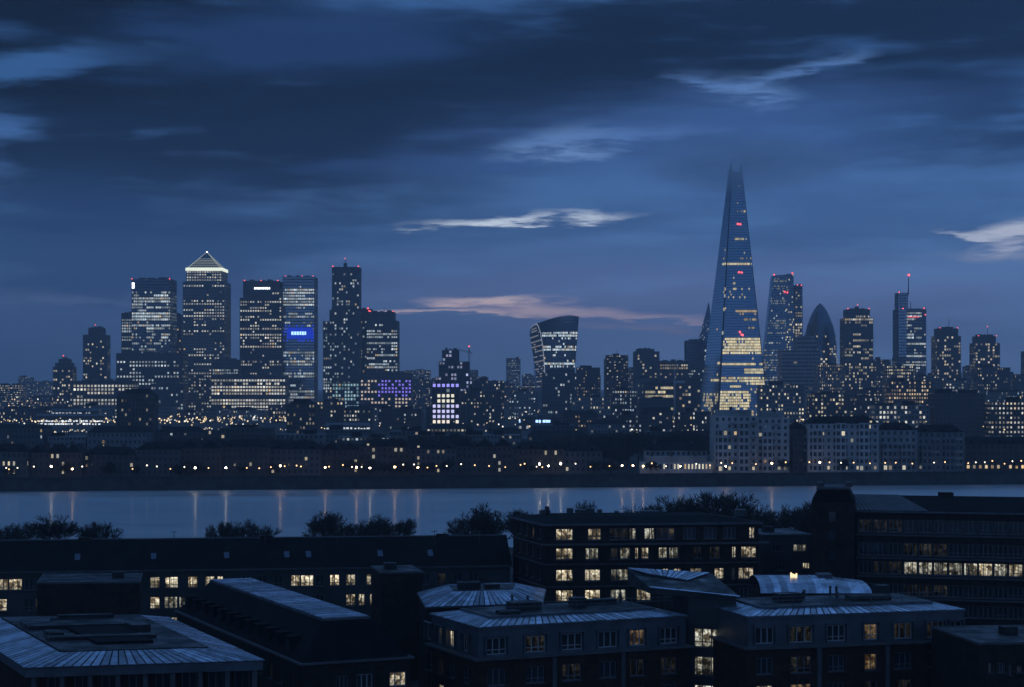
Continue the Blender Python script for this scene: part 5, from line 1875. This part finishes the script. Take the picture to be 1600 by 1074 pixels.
for i, k in ((0, 26), (1, 30), (2, 26), (3, 30)):
    j = (i + 1) % 4
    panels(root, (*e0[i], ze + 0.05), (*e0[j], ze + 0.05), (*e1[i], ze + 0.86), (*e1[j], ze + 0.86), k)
# sunken centre with plant screens
b = MB(); b.prism(ring(e1, 0.2), ze + 0.7, ze + 1.0); b.build('kerb', 'felt', root)
b = MB(); b.prism(ring(e1, 4.5), ze + 1.0, ze + 1.25); b.build('roof_step', 'slate_dull', root)
clutter(root, e1, ze + 1.0, [(0.42, 0.3, 11, 1.6, 0.35), (0.45, 0.66, 12, 4.5, 0.4), (0.78, 0.5, 2, 3, 0.7), (0.14, 0.4, 1.5, 3, 0.5), (0.6, 0.9, 6, 1.2, 0.4)])

# ------------------------------------------------------------------ the steep dark mansard running back from the front
A = Vector((-23.0, 210.0))
wd, ln = 12.8, 54.0
pts = [tuple(A), tuple(A + U * wd), tuple(A + U * wd + N_ * ln), tuple(A + N_ * ln)]
cx = A + U * wd / 2 + N_ * ln / 2
root = thing('steep_roof_block', 'long dark brick block with a steep slate roof and a zinc-topped ridge', 'building', (cx.x, cx.y, 0))
ze, zt = 9.2, 13.6
W0, W3 = Wall(pts[0], pts[1]), Wall(pts[3], pts[0])
ops0, ops3 = [], []
for px, wv in ((535, 1.5), (570, 1.9), (622, 2.0)):
    s = W0.px(px)
    for z in (6.2, 3.0):
        ops0.append((s - wv / 2, s + wv / 2, z, z + 1.6))
for i in range(13):
    s = 2.5 + i * 4.0
    for z in (6.2, 3.0):
        ops3.append((s - 0.7, s + 0.7, z, z + 1.7))
b = MB(); W0.skin(b, 0, ze, ops0); b.build('wall', 'brick_brown', root)
b = MB(); W3.skin(b, 0, ze, ops3); b.build('wall', 'brick_brown', root)
for i in (1, 2):
    b = MB(); Wall(pts[i], pts[(i + 1) % 4]).skin(b, 0, ze, []); b.build('wall', 'brick_brown', root)
for q, o in enumerate(ops0):
    window(root, W0, (o[0] + o[1]) / 2, o[2], o[1] - o[0], 1.6, 'room_cream' if q == 4 else 'pane_dark', 2, 0, frame='frame_pale' if q in (2, 4) else 'frame_paint')
rng = random.Random(720)
for o in ops3:
    window(root, W3, (o[0] + o[1]) / 2, o[2], 1.4, 1.7, 'room_dim' if rng.random() < 0.25 else 'pane_dark', 1)
cornice(root, pts, ze, 0.22, 0.35)
e0, e1 = ring(pts, 0.1), ring(pts, 3.7)
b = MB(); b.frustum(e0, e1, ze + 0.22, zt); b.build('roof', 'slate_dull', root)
b = MB(); b.prism(ring(e1, -0.12), zt - 0.15, zt + 0.12); b.build('ridge_kerb', 'zinc_wall', root)
a0, a1, a2, a3 = [Vector((*p, zt + 0.15)) for p in e1]
panels(root, a1, a2, a0, a3, 26)
# dormers along the left slope
for i in range(12):
    s = 3.2 + i * 4.0
    c = W3.at(s, ze + 0.25, -1.0)
    u_, n_ = W3.u, W3.n
    q = [Vector((c[0], c[1])) + u_ * a_ + n_ * b_ for a_, b_ in ((-0.8, 0.4), (-0.8, -2.4), (0.8, -2.4), (0.8, 0.4))]
    dm = MB(); dm.prism([tuple(p) for p in reversed(q)], ze + 0.25, ze + 2.3); o = dm.build('dormer', 'slate_dull', root)
    dm = MB(); q2 = [Vector((c[0], c[1])) + u_ * a_ + n_ * b_ for a_, b_ in ((-0.95, 0.6), (-0.95, -2.6), (0.95, -2.6), (0.95, 0.6))]
    dm.prism([tuple(p) for p in reversed(q2)], ze + 2.3, ze + 2.42); dm.build('dormer_roof', 'slate_dull', o)
    dm = MB()
    f0 = Vector((c[0], c[1])) + n_ * 0.43
    p0_, p1_ = f0 - u_ * 0.6, f0 + u_ * 0.6
    dm.quad((p0_.x, p0_.y, ze + 0.6), (p1_.x, p1_.y, ze + 0.6), (p1_.x, p1_.y, ze + 2.1), (p0_.x, p0_.y, ze + 2.1)); dm.build('dormer_pane', 'pane_dark', o)

# dark blocks standing in the yards behind
def plain_block(px0, px1, d, ytop, dep, label, mat='brick_brown', seed=1, name='yard_block', rows=()):
    rng = random.Random(seed)
    zt = Z(ytop, d)
    pts = [tuple(V2(px0, d)), tuple(V2(px1, d + 1)), (X(px1, d + 1) - 2, d + 1 + dep), (X(px0, d) - 2, d + dep)]
    root = thing(name, label, 'building', ((pts[0][0] + pts[1][0]) / 2, d + dep / 2, 0))
    W = Wall(pts[0], pts[1])
    ops = [(W.px(px) - w / 2, W.px(px) + w / 2, Z(yb, d), Z(yt, d)) for px, w, yt, yb, pn in rows]
    b = MB(); W.skin(b, 0, zt, ops); b.build('wall', mat, root)
    for i in (1, 2, 3):
        b = MB(); Wall(pts[i], pts[(i + 1) % 4]).skin(b, 0, zt, []); b.build('wall', mat, root)
    for o, r in zip(ops, rows):
        window(root, W, (o[0] + o[1]) / 2, o[2], round(o[1] - o[0], 2), round(o[3] - o[2], 2), r[4], 2)
    cornice(root, pts, zt, 0.25, 0.12)
    flat_roof(root, ring(pts, 0.1), zt + 0.252)
    clutter(root, pts, zt + 0.25, [(rng.uniform(0.2, 0.8), 0.5, 1.6, 1.6, 0.8)])
    return root


plain_block(58, 218, 262, 913, 12, 'unlit flat-roofed yard block before the left end of the long terrace', seed=2)
plain_block(596, 660, 258, 897, 9, 'unlit square block between the steep roof and the hipped roof', seed=3)
plain_block(1192, 1268, 300, 838, 12, 'small grey block with two dim windows between the lit building and the dark stair tower', 'render_fore', seed=4,
            rows=[(1250, 2.2, 851, 863, 'room_white'), (1215, 1.6, 851, 863, 'pane_dark'), (1260, 1.2, 880, 890, 'room_cream'), (1220, 1.6, 880, 892, 'pane_dark')])
plain_block(1530, 1680, 205, 1008, 14, 'dark brown block at the bottom right corner with narrow lit windows', seed=5,
            rows=[(1547, 0.45, 1036, 1052, 'room_cream'), (1565, 0.9, 1036, 1052, 'pane_dark'), (1579, 0.35, 1040, 1056, 'room_amber'), (1593, 0.6, 1042, 1052, 'room_cream')])

# ------------------------------------------------------------------ the long terrace with the great dark roof
A, B = V2(-60, 286), V2(797, 297)
w = Wall(A, B)
dep = 13
pts = [tuple(A), tuple(B), tuple(B - w.n * dep), tuple(A - w.n * dep)]
cx = (A + B) / 2
root = thing('long_terrace', 'long terrace under one great dark roof across the view, rows of lit windows', 'building', (cx.x, cx.y + 6, 0))
rng = random.Random(730)
ze = Z(893, 290)
rows = [(ze - 2.55, 1.75), (ze - 5.65, 1.85), (ze - 8.8, 1.85)]
LITP = {0: [5, 24, 216, 242, 268, 301, 328, 344, 462, 480, 523, 548, 580, 590], 1: [3, 242, 267, 284.5, 302, 325, 548, 565, 585], 2: [272, 284.5, 303]}
DARK = [45, 62, 82, 102, 122, 142, 162, 182, 200, 285, 360, 385, 410, 435, 500, 610, 640, 665, 690, 715, 740]
ops, todo = [], []
for k, (z, h_) in enumerate(rows):
    for px in LITP[k]:
        ww = 1.0 if px in (284.5, 216, 344, 590, 565) else (2.0 if px in (24, 268, 267, 480) else 1.5)
        s = w.px(px); ops.append((s - ww / 2, s + ww / 2, z, z + h_)); todo.append((s, z, ww, h_, 'room_cream' if rng.random() < 0.8 else 'room_white'))
    for px in DARK:
        if all(abs(px - q) > 18 for q in LITP[k]):
            s = w.px(px); ops.append((s - 0.7, s + 0.7, z, z + h_)); todo.append((s, z, 1.4, h_, 'room_dim' if rng.random() < 0.25 else 'pane_dark'))
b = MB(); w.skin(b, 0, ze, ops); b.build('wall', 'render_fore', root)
for i in (1, 2, 3):
    b = MB(); Wall(pts[i], pts[(i + 1) % 4]).skin(b, 0, ze, []); b.build('wall', 'render_fore', root)
for s, z, ww, h_, pn in todo:
    window(root, w, s, z, ww, h_, pn, 2 if ww > 1.6 else 1, 1)
b = MB(); q = ring(pts, -0.4); b.prism(q, ze, ze + 0.28); b.build('gutter', 'trim', root)
e0 = ring(pts, -0.3)
zr = Z(846, 292)
mA, mB = (Vector(e0[0]) + Vector(e0[3])) / 2, (Vector(e0[1]) + Vector(e0[2])) / 2
b = MB()
b.quad((*e0[0], ze + .28), (*e0[1], ze + .28), (mB.x, mB.y, zr), (mA.x, mA.y, zr)); b.quad((*e0[2], ze + .28), (*e0[3], ze + .28), (mA.x, mA.y, zr), (mB.x, mB.y, zr))
b.poly([(*e0[1], ze + .28), (*e0[2], ze + .28), (mB.x, mB.y, zr)]); b.poly([(*e0[3], ze + .28), (*e0[0], ze + .28), (mA.x, mA.y, zr)])
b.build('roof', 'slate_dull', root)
b = MB(); b.tube((mA.x, mA.y, zr), (mB.x, mB.y, zr), 0.16, 0.16, 6); b.build('ridge', 'slate', root)
for px in (355, 450, 484, 597, 676, 120, 240):
    s = w.px(px)
    t_ = 0.33
    p = Vector(w.at(s, ze + .28, 0.3)); rg = mA + w.u * s
    c = p.lerp(Vector((rg.x, rg.y, zr)), t_); c2 = p.lerp(Vector((rg.x, rg.y, zr)), t_ + 0.2)
    up_ = Vector((0, 0, 1)); off = Vector((w.n.x, w.n.y, 0)) * 0.06 + up_ * 0.08
    b = MB(); e = Vector((w.u.x, w.u.y, 0)) * 0.4
    b.quad(tuple(c - e + off), tuple(c + e + off), tuple(c2 + e + off), tuple(c2 - e + off)); b.build('rooflight', 'glass_navy', root)
for px in (130, 420, 700):
    s = w.px(px); p = mA + w.u * s
    b = MB(); b.box(p.x - 0.9, p.x + 0.9, p.y - 0.5, p.y + 0.5, zr - 0.6, zr + 0.35); b.build('chimney', 'brick_brown', root)

# ------------------------------------------------------------------ the five-storey lit building
A, B = V2(852, 285), V2(1185, 289)
nL = Vector((-0.28, 0.96))
D_ = A + nL * 17; C_ = B + nL * 17
pts = [tuple(A), tuple(B), tuple(C_), tuple(D_)]
cx = (A + C_) / 2
root = thing('lit_apartment_block', 'five-storey apartment block with many lit windows and a low roof crowded with plant', 'apartment block', (cx.x, cx.y, 0))
rng = random.Random(740)
ze = Z(822, 285)
W = [Wall(pts[i], pts[(i + 1) % 4]) for i in range(4)]
rows = [Z(845, 285), Z(875.5, 285), Z(909, 285), Z(941, 285), Z(972, 285)]
LIT = [{882: (2.6, 'room_cream'), 929: (2.0, 'room_cream'), 968: (3.0, 'room_dim'), 988: (1.2, 'room_white'), 1015: (1.6, 'room_white'), 1040: (2.8, 'room_dim'), 1078: (2.0, 'pane_dark'), 1110: (2.0, 'pane_dark'), 1140: (2.0, 'pane_dark'), 1175: (0.9, 'room_cream')},
       {882: (2.6, 'room_cream'), 925: (2.0, 'room_white'), 960: (1.2, 'room_dim'), 977: (1.6, 'room_white'), 995: (0.6, 'room_cream'), 1008: (1.2, 'room_cream'), 1036: (1.4, 'room_white'), 1053: (1.5, 'room_white'), 1090: (1.2, 'room_dim'), 1117: (1.6, 'room_dim'), 1147: (0.7, 'room_cream'), 1170: (2.4, 'room_cream')},
       {882: (2.6, 'room_cream'), 926: (2.4, 'room_cream'), 969: (2.8, 'room_white'), 1006: (2.2, 'room_cream'), 1040: (1.0, 'room_cream'), 1059: (1.2, 'room_cream'), 1088: (1.8, 'room_cream'), 1124: (1.5, 'room_cream'), 1146: (0.6, 'room_dim'), 1166: (2.4, 'room_cream')},
       {882: (2.6, 'room_cream'), 926: (2.4, 'room_cream'), 966: (2.4, 'room_white'), 1006: (2.2, 'room_cream'), 1045: (1.6, 'room_white'), 1088: (1.8, 'room_dim'), 1124: (1.5, 'pane_dark'), 1166: (2.0, 'pane_dark')},
       {882: (2.6, 'room_dim'), 926: (2.4, 'pane_dark'), 966: (2.4, 'pane_dark')}]
ops, todo = [], []
for k, z in enumerate(rows):
    for px, (ww, pn) in LIT[k].items():
        s = W[0].px(px); ops.append((s - ww / 2, s + ww / 2, z, z + 1.75)); todo.append((W[0], s, z, ww, 1.75, pn))
opl = []
for k, z in enumerate(rows):
    for px in (812, 822, 832, 843):
        s = W[3].px(px)
        if 1 < s < W[3].L - 1:
            opl.append((s - 0.75, s + 0.75, z, z + 1.7)); todo.append((W[3], s, z, 1.5, 1.7, 'room_amber' if (k == 0 and px == 832) else ('room_dim' if rng.random() < 0.35 else 'pane_dark')))
for i, o in ((0, ops), (1, []), (2, []), (3, opl)):
    b = MB(); W[i].skin(b, 0, ze, o); b.build('wall', 'brick_brown', root)
for wl, s, z, ww, h_, pn in todo:
    window(root, wl, s, z, ww, h_, pn, 2 if ww > 1.7 else 1, 1 if rng.random() < 0.3 else 0)
for z in (Z(851, 285), Z(881, 285), Z(916, 285)):
    cornice(root, pts, z - 0.25, 0.2, 0.18, 'trim', 'string_course')
b = MB(); b.prism(ring([W[0].at(-0.6, 0, 0.2)[:2], W[0].at(W[0].L + 1.5, 0, 0.2)[:2], W[0].at(W[0].L + 1.5, 0, 1.1)[:2], W[0].at(-0.6, 0, 1.1)[:2]][::-1], 0), Z(852.5, 285), Z(850, 285)); b.build('balcony_slab', 'trim', root)
cornice(root, pts, ze, 0.3, 0.5, 'zinc_wall', 'eaves')
e0, e1 = ring(pts, -0.4), ring(pts, 4.5)
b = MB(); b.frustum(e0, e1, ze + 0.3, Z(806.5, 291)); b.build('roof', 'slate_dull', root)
zt = Z(806.5, 291)
A_, B_ = Vector(e1[0]), Vector(e1[1])
for px0, px1, yt in ((843, 860, 798), (853, 857, 793), (886, 896, 795), (899, 917, 797), (916, 929, 795), (934, 941, 797), (961, 967, 799.5), (1000, 1030, 799), (1150, 1166, 797)):
    d_ = 296
    b = MB(); b.box(X(px0, d_), X(px1, d_), d_, d_ + 2.5, zt - 0.4, Z(yt, d_)); b.build('roof_plant', 'steel_dark', root)
b = MB(); b.tube((X(855, 296), 297, zt), (X(855, 296), 297, Z(792, 296)), 0.35, 0.35, 8); b.build('flue', 'steel_dark', root)
b = MB(); b.tube((X(923, 296), 297, zt), (X(923, 296), 297, Z(790, 296)), 0.1, 0.1, 5); b.box(X(914, 296), X(931, 296), 296.9, 297.2, Z(792.2, 296), Z(791.3, 296)); b.build('aerial', 'steel_dark', root)

# ------------------------------------------------------------------ the dark right-hand building with its stair tower
A, B = V2(1338, 284), V2(1690, 276)
w = Wall(A, B)
pts = [tuple(A), tuple(B), (B.x, B.y + 16), (A.x, A.y + 16)]
root = thing('dark_office_block', 'large dark block at the right with one long floor of lit glazing', 'building', ((A.x + B.x) / 2, 290, 0))
rng = random.Random(750)
ze = Z(801, 283)
frows = [(Z(832, 283), 1.9), (Z(868, 283), 1.9), (Z(897, 283), 1.9), (Z(931, 283), 1.8), (Z(962, 283), 1.8)]
ops, todo = [], []
for k, (z, h_) in enumerate(frows):
    px = 1352
    while px < 1660:
        ww = 2.0
        s = w.px(px)
        if k == 2:
            pn = 'room_white' if 1418 < px < 1600 and rng.random() < 0.96 else ('pane_dark' if rng.random() < 0.6 else 'room_dim')
            if px > 1535 and rng.random() < 0.6: pn = 'room_cream'
        elif k == 1:
            pn = 'room_white' if 1400 < px < 1460 and rng.random() < 0.4 else ('room_dim' if 1400 < px < 1470 else 'pane_dark')
        elif k == 3:
            pn = 'room_white' if px in (1416, 1440) or (1405 < px < 1420) else ('room_dim' if 1405 < px < 1480 else 'pane_dark')
        else:
            pn = 'room_dim' if k == 0 and 1350 < px < 1420 and rng.random() < 0.4 else 'pane_dark'
        ops.append((s - ww / 2, s + ww / 2, z, z + h_)); todo.append((s, z, ww, h_, pn))
        px += 23.5
b = MB(); w.skin(b, 0, ze, ops); b.build('wall', 'brick_brown', root)
for i in (1, 2, 3):
    b = MB(); Wall(pts[i], pts[(i + 1) % 4]).skin(b, 0, ze, []); b.build('wall', 'brick_brown', root)
for s, z, ww, h_, pn in todo:
    window(root, w, s, z, ww, h_, pn, 2, 1 if rng.random() < 0.4 else 0)
for z, h_ in frows[:4]:
    p = [w.at(0, 0, 0)[:2], w.at(w.L, 0, 0)[:2], w.at(w.L, 0, 0.35)[:2], w.at(0, 0, 0.35)[:2]]
    b = MB(); b.prism(p[::-1], z - 0.5, z - 0.25); b.build('floor_band', 'trim', root)
cornice(root, pts, ze, 0.25, 0.4, 'zinc_wall', 'eaves')
e0 = ring(pts, -0.3)
zr = Z(773, 292)
r0, r1_ = (e0[0][0], e0[0][1] + 8.5), (e0[1][0], e0[1][1] + 8.5)
b = MB(); b.quad((*e0[0], ze + .25), (*e0[1], ze + .25), (*r1_, zr), (*r0, zr)); b.quad((*e0[2], ze + .25), (*e0[3], ze + .25), (*r0, zr), (*r1_, zr))
b.poly([(*e0[3], ze + .25), (*e0[0], ze + .25), (*r0, zr)]); b.poly([(*e0[1], ze + .25), (*e0[2], ze + .25), (*r1_, zr)]); b.build('roof', 'slate_dull', root)
v0, v1 = Vector((*e0[0], ze + .25)), Vector((*e0[1], ze + .25)); q0, q1 = Vector((*r0, zr)), Vector((*r1_, zr))
panels(root, v0.lerp(v1, 0.01) + Vector((0, 0, .05)), v0.lerp(v1, 0.33) + Vector((0, 0, .05)), q0.lerp(q1, 0.01) + Vector((0, 0, .05)), q0.lerp(q1, 0.25) + Vector((0, 0, .05)), 16, 'slate', 'roof_sheet', 0.04)
b = MB(); b.box(X(1470, 288), X(1490, 288), 288, 290, zr - 1, zr + 0.5); b.build('chimney', 'brick_brown', root)
# stair tower
d = 282
P = [V2(1268, 283), V2(1336, 281.5), V2(1337, 292), V2(1270, 293)]
pts = [tuple(p) for p in P]
cx = sum((Vector(p) for p in pts), Vector((0, 0))) / 4
root = thing('stair_tower', 'near-black stair tower with chamfered shoulders beside the dark right-hand block', 'building', (cx.x, cx.y, 0))
zs, zt = Z(785, 282), Z(766, 282)
b = MB(); b.prism(pts, 0, zs); b.build('wall', 'brick_brown', root)
b = MB(); b.frustum(pts, ring(pts, 0.9), zs, zt); b.build('upper_stage', 'slate_dull', root)
q = ring(pts, 0.7)
b = MB(); b.prism(q, zt, zt + 0.35); b.build('parapet', 'trim', root)
for px in (1283, 1327):
    b = MB(); b.box(X(px - 4, 285), X(px + 4, 285), 284.5, 287, zt + 0.3, zt + 1.0); b.build('vent', 'steel_dark', root)
for i, y in enumerate((800, 830, 860)):
    b = MB(); p = V2(1300, 282.2)
    b.box(p.x - 0.5, p.x + 0.5, p.y - 0.25, p.y, Z(y + 16, 282), Z(y, 282)); b.build('slit_window', 'pane_dark', root)

# small vents and pipes on the near roofs
rng = random.Random(760)
for root, n_v, (ax, ay, bx2, by2), z in ((r1, 5, (0, 222, 14, 230), 14.0), (r2, 5, (30, 226, 46, 230), 14.6)):
    for _ in range(n_v):
        x, y = rng.uniform(ax, bx2), rng.uniform(ay, by2)
        b = MB(); h_ = rng.uniform(0.5, 1.2); b.tube((x, y, z - 0.2), (x, y, z + h_), 0.14, 0.14, 7); b.tube((x, y, z + h_), (x, y, z + h_ + 0.2), 0.26, 0.10, 7); b.build('vent_pipe', 'steel_dark', root)

lt = [o for o in bpy.data.objects if o.name.startswith('long_terrace')][0]
for x in (-52, -38, -27, -12, -5):
    y = 297 + x * 0.03
    zr_ = Z(846, 292)
    b = MB(); b.tube((x, y, zr_ - 0.8), (x, y, zr_ + 1.3), 0.05, 0.04, 5)
    for k in range(4):
        b.tube((x - 0.5 + 0.05 * k, y - 0.3 + k * 0.2, zr_ + 1.15), (x + 0.5 - 0.05 * k, y - 0.3 + k * 0.2, zr_ + 1.15), 0.025, 0.025, 4)
    b.tube((x, y - 0.4, zr_ + 1.15), (x, y + 0.4, zr_ + 1.15), 0.03, 0.03, 4)
    b.build('aerial', 'steel_dark', lt)
for root, P0, P1, z in ((r1, V2(790, 219), V2(1050, 226), 14.0), (r2, V2(1190, 220), V2(1480, 226), 14.6)):
    b = MB()
    for k in range(13):
        p = P0.lerp(P1, k / 12)
        b.tube((p.x, p.y, z - 0.1), (p.x, p.y, z + 0.95), 0.03, 0.03, 4)
    for h_ in (0.5, 0.95):
        b.tube((P0.x, P0.y, z + h_), (P1.x, P1.y, z + h_), 0.03, 0.03, 4)
    b.build('roof_rail', 'steel_grey', root)
